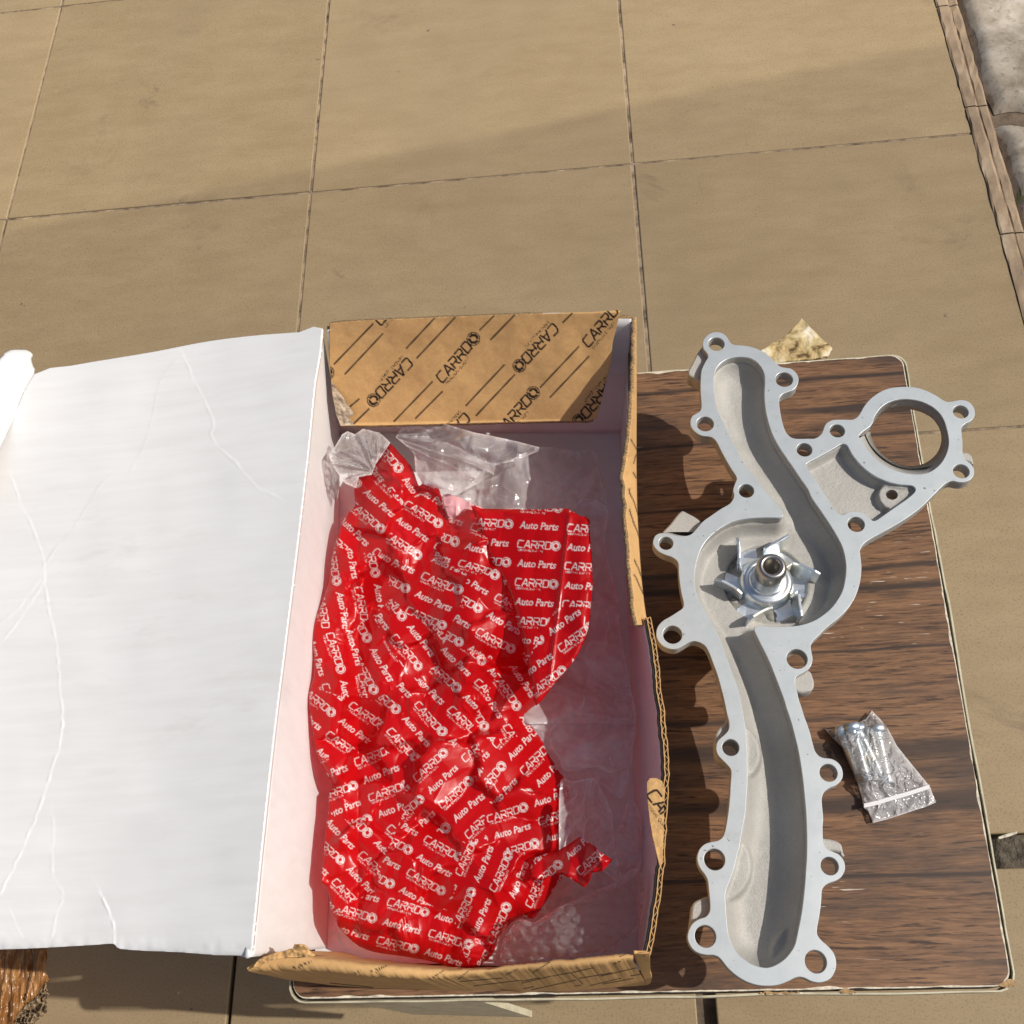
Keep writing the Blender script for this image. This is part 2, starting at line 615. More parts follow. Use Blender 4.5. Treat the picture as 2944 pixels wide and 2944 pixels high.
def m_film(name, haze=0.16, tint=(0.9, 0.88, 0.88), rough=0.16, bs=120, bstr=0.5):
    """thin clear polythene: sees through, a little milky, with glossy folds"""
    m, nt, b = mat_new(name)
    nt.nodes.remove(b)
    out = nt.nodes['Material Output']
    gp = geo_pos(nt)
    n1 = bump(nt, noise(nt, gp, bs, 4, 0.6, 1.0), None, bstr, 0.002)
    tr = N(nt, 'ShaderNodeBsdfTransparent')
    tr.inputs[0].default_value = (0.985, 0.98, 0.98, 1)
    df = N(nt, 'ShaderNodeBsdfDiffuse')
    df.inputs[0].default_value = (*tint, 1)
    tl = N(nt, 'ShaderNodeBsdfTranslucent')
    tl.inputs[0].default_value = (*tint, 1)
    gl = N(nt, 'ShaderNodeBsdfGlossy')
    gl.inputs['Roughness'].default_value = rough
    gl.inputs[0].default_value = (1, 1, 1, 1)
    for q in (gl, df):
        nt.links.new(n1, q.inputs['Normal'])
    m1 = N(nt, 'ShaderNodeMixShader', Fac=0.45)
    nt.links.new(df.outputs[0], m1.inputs[1])
    nt.links.new(tl.outputs[0], m1.inputs[2])
    hz = ramp(nt, noise(nt, gp, 22, 4, 0.6, 0.8), [(0.32, (haze * 0.35,) * 3), (0.70, (haze * 1.8,) * 3)])
    ed = N(nt, 'ShaderNodeAttribute', attribute_name='edge')
    em = N(nt, 'ShaderNodeMath', operation='MULTIPLY_ADD')
    nt.links.new(ed.outputs['Fac'], em.inputs[0])
    em.inputs[1].default_value = 0.5
    nt.links.new(hz, em.inputs[2])
    m2 = N(nt, 'ShaderNodeMixShader')
    nt.links.new(em.outputs[0], m2.inputs[0])
    nt.links.new(tr.outputs[0], m2.inputs[1])
    nt.links.new(m1.outputs[0], m2.inputs[2])
    fr = N(nt, 'ShaderNodeFresnel', IOR=1.5)
    nt.links.new(n1, fr.inputs['Normal'])
    m3 = N(nt, 'ShaderNodeMixShader')
    nt.links.new(fr.outputs[0], m3.inputs[0])
    nt.links.new(m2.outputs[0], m3.inputs[1])
    nt.links.new(gl.outputs[0], m3.inputs[2])
    nt.links.new(m3.outputs[0], out.inputs[0])
    return m


def m_machined():
    m, nt, b = mat_new('machined_aluminium_face')
    gp = geo_pos(nt)
    f = noise(nt, gp, 90, 4, 0.6)
    c = ramp(nt, f, [(0.3, (0.50, 0.54, 0.55)), (0.7, (0.57, 0.61, 0.615))])
    f2 = noise(nt, gp, 480, 2, 0.5)
    c = mixc(nt, ramp(nt, f2, [(0.725, (0, 0, 0)), (0.745, (.85, .85, .85))]), c, (0.10, 0.10, 0.10))
    f3 = noise(nt, gp, 45, 5, 0.7)
    c = mixc(nt, ramp(nt, f3, [(0.60, (0, 0, 0)), (0.74, (.5, .5, .5))]), c, (0.38, 0.39, 0.39))
    nt.links.new(c, b.inputs['Base Color'])
    b.inputs['Metallic'].default_value = 0.45
    b.inputs['Roughness'].default_value = 0.38
    bump(nt, noise(nt, geo_pos(nt, (1, 12, 1)), 240, 3, 0.6), b, 0.06, 0.0004)
    return m


def m_cast():
    m, nt, b = mat_new('sand_cast_aluminium')
    gp = geo_pos(nt)
    f = noise(nt, gp, 34, 5, 0.65)
    c = ramp(nt, f, [(0.3, (0.36, 0.348, 0.318)), (0.7, (0.46, 0.445, 0.41))])
    f2 = noise(nt, gp, 1500, 2, 0.6)
    c = mixc(nt, ramp(nt, f2, [(0.35, (.5, .5, .5)), (0.55, (0, 0, 0))]), c, (0.30, 0.285, 0.26))
    nt.links.new(c, b.inputs['Base Color'])
    b.inputs['Metallic'].default_value = 0.12
    b.inputs['Roughness'].default_value = 0.6
    p = bump(nt, f2, None, 0.6, 0.0005)
    bump(nt, noise(nt, gp, 300, 3, 0.6), b, 0.2, 0.0006, p)
    return m


def m_zinc():
    m, nt, b = mat_new('blue_zinc_plated_steel')
    gp = geo_pos(nt)
    f = noise(nt, gp, 70, 3, 0.5, 0.5)
    c = ramp(nt, f, [(0.3, (0.62, 0.72, 0.82)), (0.5, (0.78, 0.83, 0.86)), (0.68, (0.80, 0.78, 0.66))])
    nt.links.new(c, b.inputs['Base Color'])
    b.inputs['Metallic'].default_value = 0.9
    b.inputs['Roughness'].default_value = 0.3
    bump(nt, noise(nt, gp, 500, 3, 0.6), b, 0.05, 0.0004)
    return m


def m_concrete():
    m, nt, b = mat_new('worn_pale_concrete')
    gp = geo_pos(nt)
    f = noise(nt, gp, 16, 8, 0.72, 0.4)
    c = ramp(nt, f, [(0.35, (0.22, 0.178, 0.13)), (0.5, (0.36, 0.31, 0.245)), (0.64, (0.49, 0.445, 0.375))])
    f2 = noise(nt, gp, 110, 8, 0.75)
    c = mixc(nt, ramp(nt, f2, [(0.54, (0, 0, 0)), (0.66, (.75, .75, .75))]), c, (0.14, 0.115, 0.09))
    nt.links.new(c, b.inputs['Base Color'])
    b.inputs['Roughness'].default_value = 0.9
    bump(nt, f2, b, 0.4, 0.0015)
    return m


def m_trim():
    m, nt, b = mat_new('dusty_terracotta_trim')
    gp = geo_pos(nt)
    f = noise(nt, geo_pos(nt, (1, 0.5, 1)), 26, 7, 0.7)
    c = ramp(nt, f, [(0.35, (0.20, 0.145, 0.095)), (0.52, (0.31, 0.222, 0.14)), (0.68, (0.42, 0.335, 0.235))])
    nt.links.new(c, b.inputs['Base Color'])
    b.inputs['Roughness'].default_value = 0.85
    bump(nt, f, b, 0.4, 0.002)
    return m


MAT = dict(
    tile=m_tile(), wood=m_wood(), kraft=m_kraft(), kraft_plain=m_kraft('bare_kraft_board', printed=False), white=m_white(), red=m_red(),
    rim=simple('corrugated_board_edge', (0.30, 0.19, 0.09), 0.9, nscale=900, namt=0.75, bstr=0.6, bscale=700, bdist=0.002),
    haze_film=m_film('milky_polythene', haze=0.5, rough=0.2, bs=30, bstr=0.2),
    film=m_film('clear_polythene', haze=0.34, rough=0.15, bs=45, bstr=0.25), film2=m_film('zip_bag_polythene', haze=0.36, rough=0.12, bs=90, bstr=0.25),
    bubble=m_film('bubble_wrap_polythene', haze=0.13, rough=0.07, bs=160, bstr=0.5),
    machined=m_machined(), cast=m_cast(), zinc=m_zinc(), concrete=m_concrete(), trim=m_trim(),
    steel=simple('dull_steel', (0.42, 0.40, 0.37), 0.32, 1.0, nscale=200, namt=0.15),
    pin=simple('dark_cast_pin', (0.22, 0.21, 0.19), 0.6, 0.3, nscale=300),
    grout=simple('dirty_grout', (0.12, 0.088, 0.06), 0.95, nscale=60, namt=0.6, bstr=0.5, bscale=200, bdist=0.002),
    mortar=simple('sandy_mortar', (0.22, 0.165, 0.11), 0.95, nscale=45, namt=0.85, bstr=0.4, bscale=300, bdist=0.001),
    dirt=simple('dark_soil', (0.085, 0.07, 0.05), 0.98, nscale=90, namt=0.7, bstr=0.8, bscale=160, bdist=0.006),
    cream=simple('cream_plastic', (0.50, 0.46, 0.33), 0.5, nscale=120, namt=0.18, bstr=0.1),
    core=simple('dark_core_board', (0.035, 0.027, 0.02), 0.9, nscale=200, namt=0.5),
    veneer=simple('chipped_fibreboard', (0.36, 0.23, 0.11), 0.9, nscale=320, namt=0.5, bstr=0.6, bscale=500),
    lipping=simple('white_torn_paper_edge', (0.62, 0.56, 0.44), 0.8, nscale=260, namt=0.4, bstr=0.3),
    pink=simple('pink_film_lining', (0.72, 0.36, 0.38), 0.35),
    zipper=simple('zip_plastic', (0.78, 0.77, 0.77), 0.3),
)

# ================================================================== lettering, worked out as coverage in a small plane
def stroke_cov(X, Y, segs, w):
    d = np.full(X.shape, 1e9)
    for (ax, ay), (bx, by) in segs:
        ex, ey = bx - ax, by - ay
        t = np.clip(((X - ax) * ex + (Y - ay) * ey) / (ex * ex + ey * ey + 1e-12), 0, 1)
        d = np.minimum(d, np.hypot(X - ax - t * ex, Y - ay - t * ey))
    return d - w / 2


GLYPH = {
    'C': [[(1, 1), (.16, 1), (0, .8), (0, .18), (.14, 0), (1, 0)]],
    'A': [[(0, 0), (.50, 1), (.62, 1), (1.05, 0)], [(.30, .30), (.80, .30)]],
    'R': [[(0, 0), (0, .62)], [(0, 1), (.86, 1), (1, .86), (1, .58), (.86, .44), (.22, .44)], [(.55, .44), (1.02, 0)]],
    'D': [[(0, 0), (0, 1), (.84, 1), (1, .84), (1, .16), (.84, 0), (0, 0)]],
}


def logo_segs(h, shear=0.12, wf=0.74, gap=0.26):
    segs, x = [], 0.0
    for ch in 'CARRD':
        for pl in GLYPH[ch]:
            q = [((x + a * wf + shear * b) * h, -b * h) for a, b in pl]
            segs += list(zip(q[:-1], q[1:]))
        x += wf + gap
    return segs, (x + 0.42) * h


def text_tris(s, size, bold=0.0, shear=0.0):
    cu = bpy.data.curves.new('tmp', 'FONT')
    cu.body, cu.size, cu.offset, cu.shear = s, size, bold, shear
    o = bpy.data.objects.new('tmp', cu)
    col.objects.link(o)
    dg = bpy.context.evaluated_depsgraph_get()
    me = bpy.data.meshes.new_from_object(o.evaluated_get(dg))
    me.calc_loop_triangles()
    V = np.array([v.co[:2] for v in me.vertices])
    T = np.array([t.vertices for t in me.loop_triangles])
    bpy.data.objects.remove(o)
    bpy.data.meshes.remove(me)
    V[:, 1] *= -1
    return V[T]


def raster_tris(A, tris, res):
    for t in tris:
        q = t * res
        x0, y0 = np.floor(q.min(0)).astype(int)
        x1, y1 = np.ceil(q.max(0)).astype(int) + 1
        x0, y0 = max(x0, 0), max(y0, 0)
        x1, y1 = min(x1, A.shape[1]), min(y1, A.shape[0])
        if x1 <= x0 or y1 <= y0:
            continue
        X, Y = np.meshgrid(np.arange(x0, x1) + .5, np.arange(y0, y1) + .5)
        (ax, ay), (bx, by), (cx, cy) = q
        w0 = (bx - ax) * (Y - ay) - (by - ay) * (X - ax)
        w1 = (cx - bx) * (Y - by) - (cy - by) * (X - bx)
        w2 = (ax - cx) * (Y - cy) - (ay - cy) * (X - cx)
        e = 1e-6
        inn = ((w0 >= -e) & (w1 >= -e) & (w2 >= -e)) | ((w0 <= e) & (w1 <= e) & (w2 <= e))
        A[y0:y1, x0:x1] = np.maximum(A[y0:y1, x0:x1], inn)


def blur(A):
    return (A + np.roll(A, 1, 0) + np.roll(A, -1, 0) + np.roll(A, 1, 1) + np.roll(A, -1, 1)) / 5


SUB_O, SUB_I = 'ORIGINAL QUALITY', 'ORINGINAL QUALITY'


def stamp_canvas(kind, res, h, sw=0.15):
    """small stamp: logo + ring + small line; returns coverage with origin at (margin, margin+h)"""
    segs, ox = logo_segs(h)
    W, H = int((ox + h * 1.6) * res), int(h * 2.6 * res)
    X, Y = np.meshgrid((np.arange(W) + .5) / res - h * .3, (np.arange(H) + .5) / res - h * 1.35)
    A = (stroke_cov(X, Y, segs, h * sw) < 0).astype(float)
    r = np.hypot(X - ox - h * .10, Y + h * .5)
    ang = np.arctan2(Y + h * .5, X - ox - h * .10)
    ring = (r < h * .70) & (r > h * .27)
    thin = (np.abs(r - h * .56) < h * .028) | ((np.abs(np.sin(ang - 1.1)) < 0.12) & (r < h * .62))
    A = np.maximum(A, (ring & ~thin).astype(float))
    tr = text_tris(SUB_O if kind == 'bag' else SUB_I, h * 0.42, 0.0)
    w = tr[..., 0].max()
    sx = ox * 0.66 / w
    tr = tr * np.array([sx, 1.0]) + np.array([h * .3 + h * .15, h * 1.35 + h * .52])
    raster_tris(A, tr, res)
    return A, h * .3, h * 1.35


def sample(A, x, y, wrap=False):
    xi, yi = x - .5, y - .5
    x0, y0 = np.floor(xi).astype(int), np.floor(yi).astype(int)
    fx, fy = xi - x0, yi - y0
    H, W = A.shape

    def g(a, b):
        if wrap:
            return A[b % H, a % W]
        ok = (a >= 0) & (a < W) & (b >= 0) & (b < H)
        return np.where(ok, A[np.clip(b, 0, H - 1), np.clip(a, 0, W - 1)], 0)
    return (g(x0, y0) * (1 - fx) + g(x0 + 1, y0) * fx) * (1 - fy) + (g(x0, y0 + 1) * (1 - fx) + g(x0 + 1, y0 + 1) * fx) * fy


# red bag repeat: rows alternate the logo and the words, half a period apart (photo pixels)
PER_X, PER_Y, RES = 279.0, 110.0, 3
LOGO_BAG, lmx, lmy = stamp_canvas('bag', RES, 20.0, 0.145)
AUTO = text_tris('Auto Parts', 29.0, 0.014 * 29, 0.22)
AUTO = (AUTO - np.array([AUTO[..., 0].min(), 0])) * np.array([112.0 / np.ptp(AUTO[..., 0]), 1.0])
BAG = np.zeros((int(PER_Y * RES), int(PER_X * RES)))
for r_, xo in ((0, 0.0), (1, PER_X / 2)):
    yb = 34 + r_ * PER_Y / 2
    H_, W_ = LOGO_BAG.shape
    ys = (np.arange(H_) + int((yb - lmy) * RES)) % BAG.shape[0]
    xs = (np.arange(W_) + int((6 + xo - lmx) * RES)) % BAG.shape[1]
    BAG[np.ix_(ys, xs)] = np.maximum(BAG[np.ix_(ys, xs)], LOGO_BAG)
    big = np.zeros((BAG.shape[0] * 2, BAG.shape[1] * 2))
    raster_tris(big, AUTO + np.array([148 + xo, yb]), RES)
    hh, ww = BAG.shape
    BAG = np.maximum.reduce([BAG, big[:hh, :ww], big[hh:, :ww], big[:hh, ww:], big[hh:, ww:]])
BAG = blur(BAG)
LOGO_BOX, bmx, bmy = stamp_canvas('box', 4, 25.0, 0.19)
LOGO_BOX = blur(LOGO_BOX)


def stamp_at(X, Y, x, y, ang, scale=1.0, res=4):
    """coverage of a box stamp whose baseline starts at (x,y), reading direction ang (degrees, y down)"""
    c, s = math.cos(math.radians(ang)), math.sin(math.radians(ang))
    u = ((X - x) * c + (Y - y) * s) / scale
    v = (-(X - x) * s + (Y - y) * c) / scale
    return sample(LOGO_BOX, (u + bmx) * res, (v + bmy) * res)


# ================================================================== the setting: tiled floor, trim and pavement
floor = tag(pydata('floor', [(-2, -1.2, -.012), (2.6, -1.2, -.012), (2.6, 3.2, -.012), (-2, 3.2, -.012)], [(0, 1, 2, 3)], MAT['grout']), kind='structure')
GX0, GY0 = -1.87241, 2.384492


def tile_line(i):
    return (i + GX0) * TILE


def row_line(j):
    return (GY0 - j) * TILE


def tile_mesh(w, h):
    bm = box_bm(-w / 2, w / 2, -h / 2, h / 2, -0.010, 0.0, 0.0012, 2)
    me = bpy.data.meshes.new('tile')
    bm.to_mesh(me)
    bm.free()
    return me


TM = tile_mesh(TILE - 0.0030, TILE - 0.0030)
TM.materials.append(MAT['tile'])
for i in range(-2, 3):
    for j in range(-3, 5):
        o = bpy.data.objects.new('tile', TM)
        col.objects.link(o)
        o.parent = floor
        gap = 0.0
        y = (row_line(j) + row_line(j + 1)) / 2 - (0.026 if j >= 2 else 0)
        x = (tile_line(i) + tile_line(i + 1)) / 2
        if j >= 2:
            x += -0.004 if i < 2 else 0.009
        o.location = (x + random.uniform(-.0006, .0006), y + random.uniform(-.0006, .0006), random.uniform(-.0004, .0004))
        o.rotation_euler = (random.uniform(-.0008, .0008), random.uniform(-.0008, .0008), random.uniform(-.0015, .0015))

# mortar in the joints, a little below the tile faces
V, F = [], []


def bar(x0, x1, y0, y1):
    b0 = len(V)
    V.extend([(x0, y0, -.0014), (x1, y0, -.0014), (x1, y1, -.0014), (x0, y1, -.0014)])
    F.append((b0, b0 + 1, b0 + 2, b0 + 3))


for i in range(-1, 4):
    bar(tile_line(i) - .004, tile_line(i) + .004, row_line(2), row_line(-3))
for j in range(-2, 2):
    for i in range(-2, 3):
        bar(tile_line(i) + .004, tile_line(i + 1) - .004, row_line(j) - .004, row_line(j) + .004)
pydata('mortar', V, F, MAT['mortar'], floor)

# soil and litter in the broken joint to the right of the stool
V, F = [], []
nxs, nys = 90, 16
gy0, gy1 = row_line(2) - 0.0275, row_line(2) - 0.0005
for b_ in range(nys + 1):
    for a_ in range(nxs + 1):
        x, y = 0.05 + (tile_line(3) - 0.05) * a_ / nxs, gy0 + (gy1 - gy0) * b_ / nys
        z = -0.009 + 0.0045 * float(fbm(np.array(x * 140), np.array(y * 140), 3))
        V.append((x, y, z))
for b_ in range(nys):
    for a_ in range(nxs):
        k = b_ * (nxs + 1) + a_
        F.append((k, k + 1, k + nxs + 2, k + nxs + 1))
tag(pydata('soil', V, F, MAT['dirt'], smooth=True), 'dark soil and litter filling the broken joint between tiles', 'soil', kind='stuff')
stick = at(2895, 2402, 0.0)
sv, sf = lathe([(0, -.009), (.0011, -.0085), (.0015, 0), (.001, .008), (0, .0085)], 8)
o = pydata('wood_chip', sv, sf, MAT['lipping'])
o.location, o.rotation_euler = (stick[0], stick[1], 0.0005), (math.pi / 2, 0, math.radians(-75))
tag(o, 'pale sliver of wood lying in the soil-filled joint beside the stool', 'wood chip')

# terracotta edge trim: two rounded ribs, in pieces, along the right end of the tiles
XE = tile_line(3) - 0.001
trim_parent = empty('floor_edge_trim', (XE, 0.9, 0), 'dusty terracotta edge trim with two ribs beside the cream concrete slabs', 'edge trim')
ys_ = [0.62, 0.80, 0.995, 1.17, 1.33, 1.55, 1.9]
for k in range(len(ys_) - 1):
    prof = [(0, -.012), (0, .001), (.002, .0020), (.011, .0026), (.0138, .0020), (.0150, .0004), (.0165, .0016), (.0230, .0020), (.026, .0010), (.027, -.012)]
    V, F = [], []
    nseg = 14
    for a_ in range(nseg + 1):
        y = ys_[k] + (ys_[k + 1] - ys_[k] - 0.0018) * a_ / nseg
        for x, z in prof:
            V.append((XE + x + .0008 * float(fbm(np.array(y * 60), np.array(x * 300), 4)), y, z + .0009 * float(fbm(np.array(y * 90), np.array(x * 500), 9))))
    n_ = len(prof)
    for a_ in range(nseg):
        for c_ in range(n_ - 1):
            F.append((a_ * n_ + c_, a_ * n_ + c_ + 1, (a_ + 1) * n_ + c_ + 1, (a_ + 1) * n_ + c_))
    F += [tuple(range(n_)), tuple(range(nseg * n_ + n_ - 1, nseg * n_ - 1, -1))]
    pydata('trim_piece', V, F, MAT['trim'], trim_parent)


def slab(x0, x1, y0, y1, seed, label):
    nx_, ny_ = 60, max(8, int(60 * (y1 - y0) / (x1 - x0)))
    gx, gy = np.meshgrid(np.linspace(0, 1, nx_), np.linspace(0, 1, ny_))
    ex = np.minimum(np.minimum(gx, 1 - gx) * (x1 - x0), np.minimum(gy, 1 - gy) * (y1 - y0))
    X = x0 + gx * (x1 - x0) + .004 * fbm(gy * 9, gx * 3, seed) * (ex < .03)
    Y = y0 + gy * (y1 - y0) + .006 * fbm(gx * 9, gy * 3, seed + 3) * (ex < .03)
    Z = .003 - .014 * np.exp(-ex / .0035) + .0006 * fbm(gx * 6, gy * 6, seed + 7) + .0005 * fbm(gx * 40, gy * 40, seed + 8)
    idx = np.arange(nx_ * ny_).reshape(ny_, nx_)
    Q = np.stack([idx[:-1, :-1], idx[:-1, 1:], idx[1:, 1:], idx[1:, :-1]], -1).reshape(-1, 4)
    return tag(quads_np('concrete_slab', np.stack([X, Y, Z], -1).reshape(-1, 3), Q, MAT['concrete']), label, 'concrete slab')


crack = at(2850, 335, 0)[1]
slab(XE + .032, XE + .6, crack + .014, crack + .55, 21, 'pale concrete slab in the top right corner, above the dark crack')
slab(XE + .030, XE + .6, crack - .45, crack - .014, 33, 'stained concrete slab below the dark crack at the right edge')
# a few weeds in the crack
wp = empty('grass_tuft', (*at(2925, 585, 0)[:2], 0), 'tiny green grass blades sprouting by the concrete slab', 'grass')
GREEN = simple('grass_green', (0.09, 0.13, 0.03), 0.6)
for k in range(4):
    bx, by = at(2925 + k * 5, 590 - 6 * k, 0)[:2]
    a_ = random.uniform(-.6, .6)
    pydata('blade', [(bx - .0008, by, 0), (bx + .0008, by, 0), (bx + .006 * a_, by + .004, .012), (bx + .014 * a_, by + .007, .017)], [(0, 1, 2), (0, 2, 3)], GREEN, wp)

# ================================================================== the stool
SX0, SX1, SY0, SY1 = -0.2035, 0.2125, 0.0212, 0.4395


def rrect(x0, x1, y0, y1, r, n=6):
    P = []
    for cx, cy, a0 in ((x1 - r, y1 - r, 0), (x0 + r, y1 - r, 90), (x0 + r, y0 + r, 180), (x1 - r, y0 + r, 270)):
        for k in range(n + 1):
            a = math.radians(a0 + 90 * k / n)
            P.append((cx + r * math.cos(a), cy + r * math.sin(a)))
    return P


stool = empty('stool', (0, .23, 0), 'low stool with worn walnut-print top and chipped cream edge on the tiles', 'stool')
# the far corners lie a little wider than the near ones


def skew(P):
    return [(x + (0.006 if x > 0 else 0.0) * ((y - SY0) / (SY1 - SY0)) * 2 - (0.0075 if x > 0 else 0), y) for x, y in P]


def slab_part(name, P, z0, z1, mat, rough=0.0, seed=0):
    P = np.array(P)
    P = resample(np.vstack([P, P[:1]]), 700)[:-1]
    if rough:
        c = P.mean(0)
        nrm = P - c
        nrm /= np.linalg.norm(nrm, axis=1)[:, None]
        k = np.arange(len(P))
        P = P - nrm * (rough * np.abs(fbm(k * .13, k * 0 + .5, seed, 4)) ** 1.6)[:, None]
    me = curve_mesh([P], z1 - z0)
    for v in me.vertices:
        v.co.z += z1
    return link(name, me, mat, stool)


slab_part('core_board', skew(rrect(SX0 + .0022, SX1 - .0022, SY0 + .0022, SY1 - .0012, .009)), TZ - .016, TZ - .0028, MAT['core'])
slab_part('paper_edge', skew(rrect(SX0 + .0022, SX1 - .0026, SY0 + .0026, SY1 - .0012, .009)), TZ - .0027, TZ - .0004, MAT['lipping'], .0005, 3)
slab_part('top_laminate', skew(rrect(SX0 + .0027, SX1 - .0033, SY0 + .0033, SY1 - .0018, .009)), TZ - .0012, TZ, MAT['wood'], .0010, 8)
# cream edge band, a thin strip standing just off the core
Pb = np.array(skew(rrect(SX0, SX1, SY0, SY1, .010, 10)))
Pb = resample(np.vstack([Pb, Pb[:1]]), 500)[:-1]
cc = Pb.mean(0)
nb = (Pb - cc) / np.linalg.norm(Pb - cc, axis=1)[:, None]
kk = np.arange(len(Pb))
off = .0006 * fbm(kk * .05, kk * 0., 5, 3)
ztop = TZ - .0012 - .0012 * np.clip(fbm(kk * .09, kk * 0 + 3., 6, 4), 0, 1) ** 2
V = []
for w_, zz in ((0, 0), (-.0011, 0), (-.0011, 1), (0, 1)):
    Q_ = Pb + nb * (off + w_)[:, None]
    V += [(a[0], a[1], t_ if zz == 0 else TZ - .0165) for a, t_ in zip(Q_, ztop)]
n_ = len(Pb)
F = []
for k in range(n_):
    k2 = (k + 1) % n_
    for a_ in range(4):
        b_ = (a_ + 1) % 4
        F.append((a_ * n_ + k, a_ * n_ + k2, b_ * n_ + k2, b_ * n_ + k))
pydata('edge_band', V, F, MAT['cream'], stool)
# chips where the laminate has broken off
for crop, pts in (('f', [(2860, 2838), (2893, 2812), (2925, 2822), (2930, 2846), (2900, 2852)]),
                  ('k5', [(800, 1655), (900, 1635), (1060, 1650), (1200, 1655), (1280, 1650), (1260, 1672), (960, 1680), (820, 1675)]),
                  ('k5', [(1630, 1610), (1740, 1600), (1830, 1660), (1740, 1690), (1640, 1672)])):
    P = at(*catmull(px(crop, pts), 5).T, TZ)
    P = P[:, :2].mean(0) + (P[:, :2] - P[:, :2].mean(0)) * np.array([.8, .55]) + np.array([0, .0012]) + .0004 * RNG.normal(size=(len(P), 2))
    me = curve_mesh([P], .0016)
    for v in me.vertices:
        v.co.z += TZ - .0001
    link('edge_chip', me, MAT['veneer'], stool)
# legs, apron and a slanting cream brace that shows below the near edge
for sx in (SX0 + .05, SX1 - .06):
    for sy in (SY0 + .10, SY1 - .05):
        bm_obj('leg', box_bm(sx - .014, sx + .014, sy - .014, sy + .014, 0, TZ - .0162, .002), MAT['cream'], stool)
bm_obj('apron', box_bm(SX0 + .03, SX1 - .04, SY0 + .07, SY0 + .085, TZ - .06, TZ - .0163, .001), MAT['cream'], stool)
q0, q1 = at(932, 2890, TZ - .03), at(1190, 2936, TZ - .12)
q2, q3 = at(1530, 2944, TZ - .12), at(1360, 2893, TZ - .03)
V = [q0, q1, q2, q3] + [q - np.array([0, -.004, .002]) for q in (q0, q1, q2, q3)]
V = [v + np.array([0, .004, 0]) for v in V]
pydata('brace', V, [(0, 1, 2, 3), (7, 6, 5, 4), (0, 4, 5, 1), (1, 5, 6, 2), (2, 6, 7, 3), (3, 7, 4, 0)], MAT['cream'], stool)

# torn yellowed scrap sticking out behind the stool
P = px('tl', [(440, 510), (500, 475), (560, 430), (600, 420), (660, 380), (720, 320), (780, 260), (820, 210), (860, 250), (910, 305), (960, 350), (1000, 395), (1080, 460), (1105, 485), (1070, 560), (900, 585), (550, 620)])
SCR, nt, b = mat_new('torn_yellowed_board')
f_ = noise(nt, geo_pos(nt, (1, 1, 1)), 70, 7, 0.7, 0.6)
nt.links.new(ramp(nt, f_, [(0.36, (0.10, 0.06, 0.025)), (0.44, (0.42, 0.30, 0.13)), (0.56, (0.60, 0.48, 0.26)), (0.66, (0.74, 0.70, 0.58))]), b.inputs['Base Color'])
b.inputs['Roughness'].default_value = 0.9
bump(nt, f_, b, 0.5, 0.002)
o = patch('torn_board_scrap', P, 3.0, lambda x, y, d: TZ - .005 + .0012 * fbm(x * .03, y * .03, 2), SCR, solid=(.003, -1))
tag(o, 'torn yellowed board scrap sticking out behind the far edge of the stool', 'board scrap')

# ================================================================== the water pump
# its face lies on a plane some 7 cm above the stool, tipped by a degree or two
PC = at(2240, 1900, TZ + .0765)
GXP, GYP = -0.03, 0.012
pn = np.array([-GXP, -GYP, 1.0])
pn /= np.linalg.norm(pn)
e1 = np.array([1.0, 0, 0]) - pn * pn[0]
e1 /= np.linalg.norm(e1)
e2 = np.cross(pn, e1)
pump = empty('water_pump', PC, 'cast aluminium engine water pump with steel impeller lying face up on the stool', 'water pump')
MP = Matrix(((e1[0], e2[0], pn[0], PC[0]), (e1[1], e2[1], pn[1], PC[1]), (e1[2], e2[2], pn[2], PC[2]), (0, 0, 0, 1)))
pump.matrix_basis = MP
LOCALP.add(pump.name)
CAMP = np.array([0, 0, CAM_Z])


def pl(crop, pts, dz=0.0, sub=4, closed=True):
    """traced points -> coordinates in the pump's own plane at depth dz"""
    P = px(crop, pts) if isinstance(crop, str) else np.asarray(pts, float)
    if sub > 1:
        P = catmull(P, sub, closed)
    d = ray(P[:, 0], P[:, 1])
    o = PC + pn * dz
    t = ((o - CAMP) @ pn) / (d @ pn)
    W = CAMP + d * t[:, None] - PC
    return np.stack([W @ e1, W @ e2], -1)


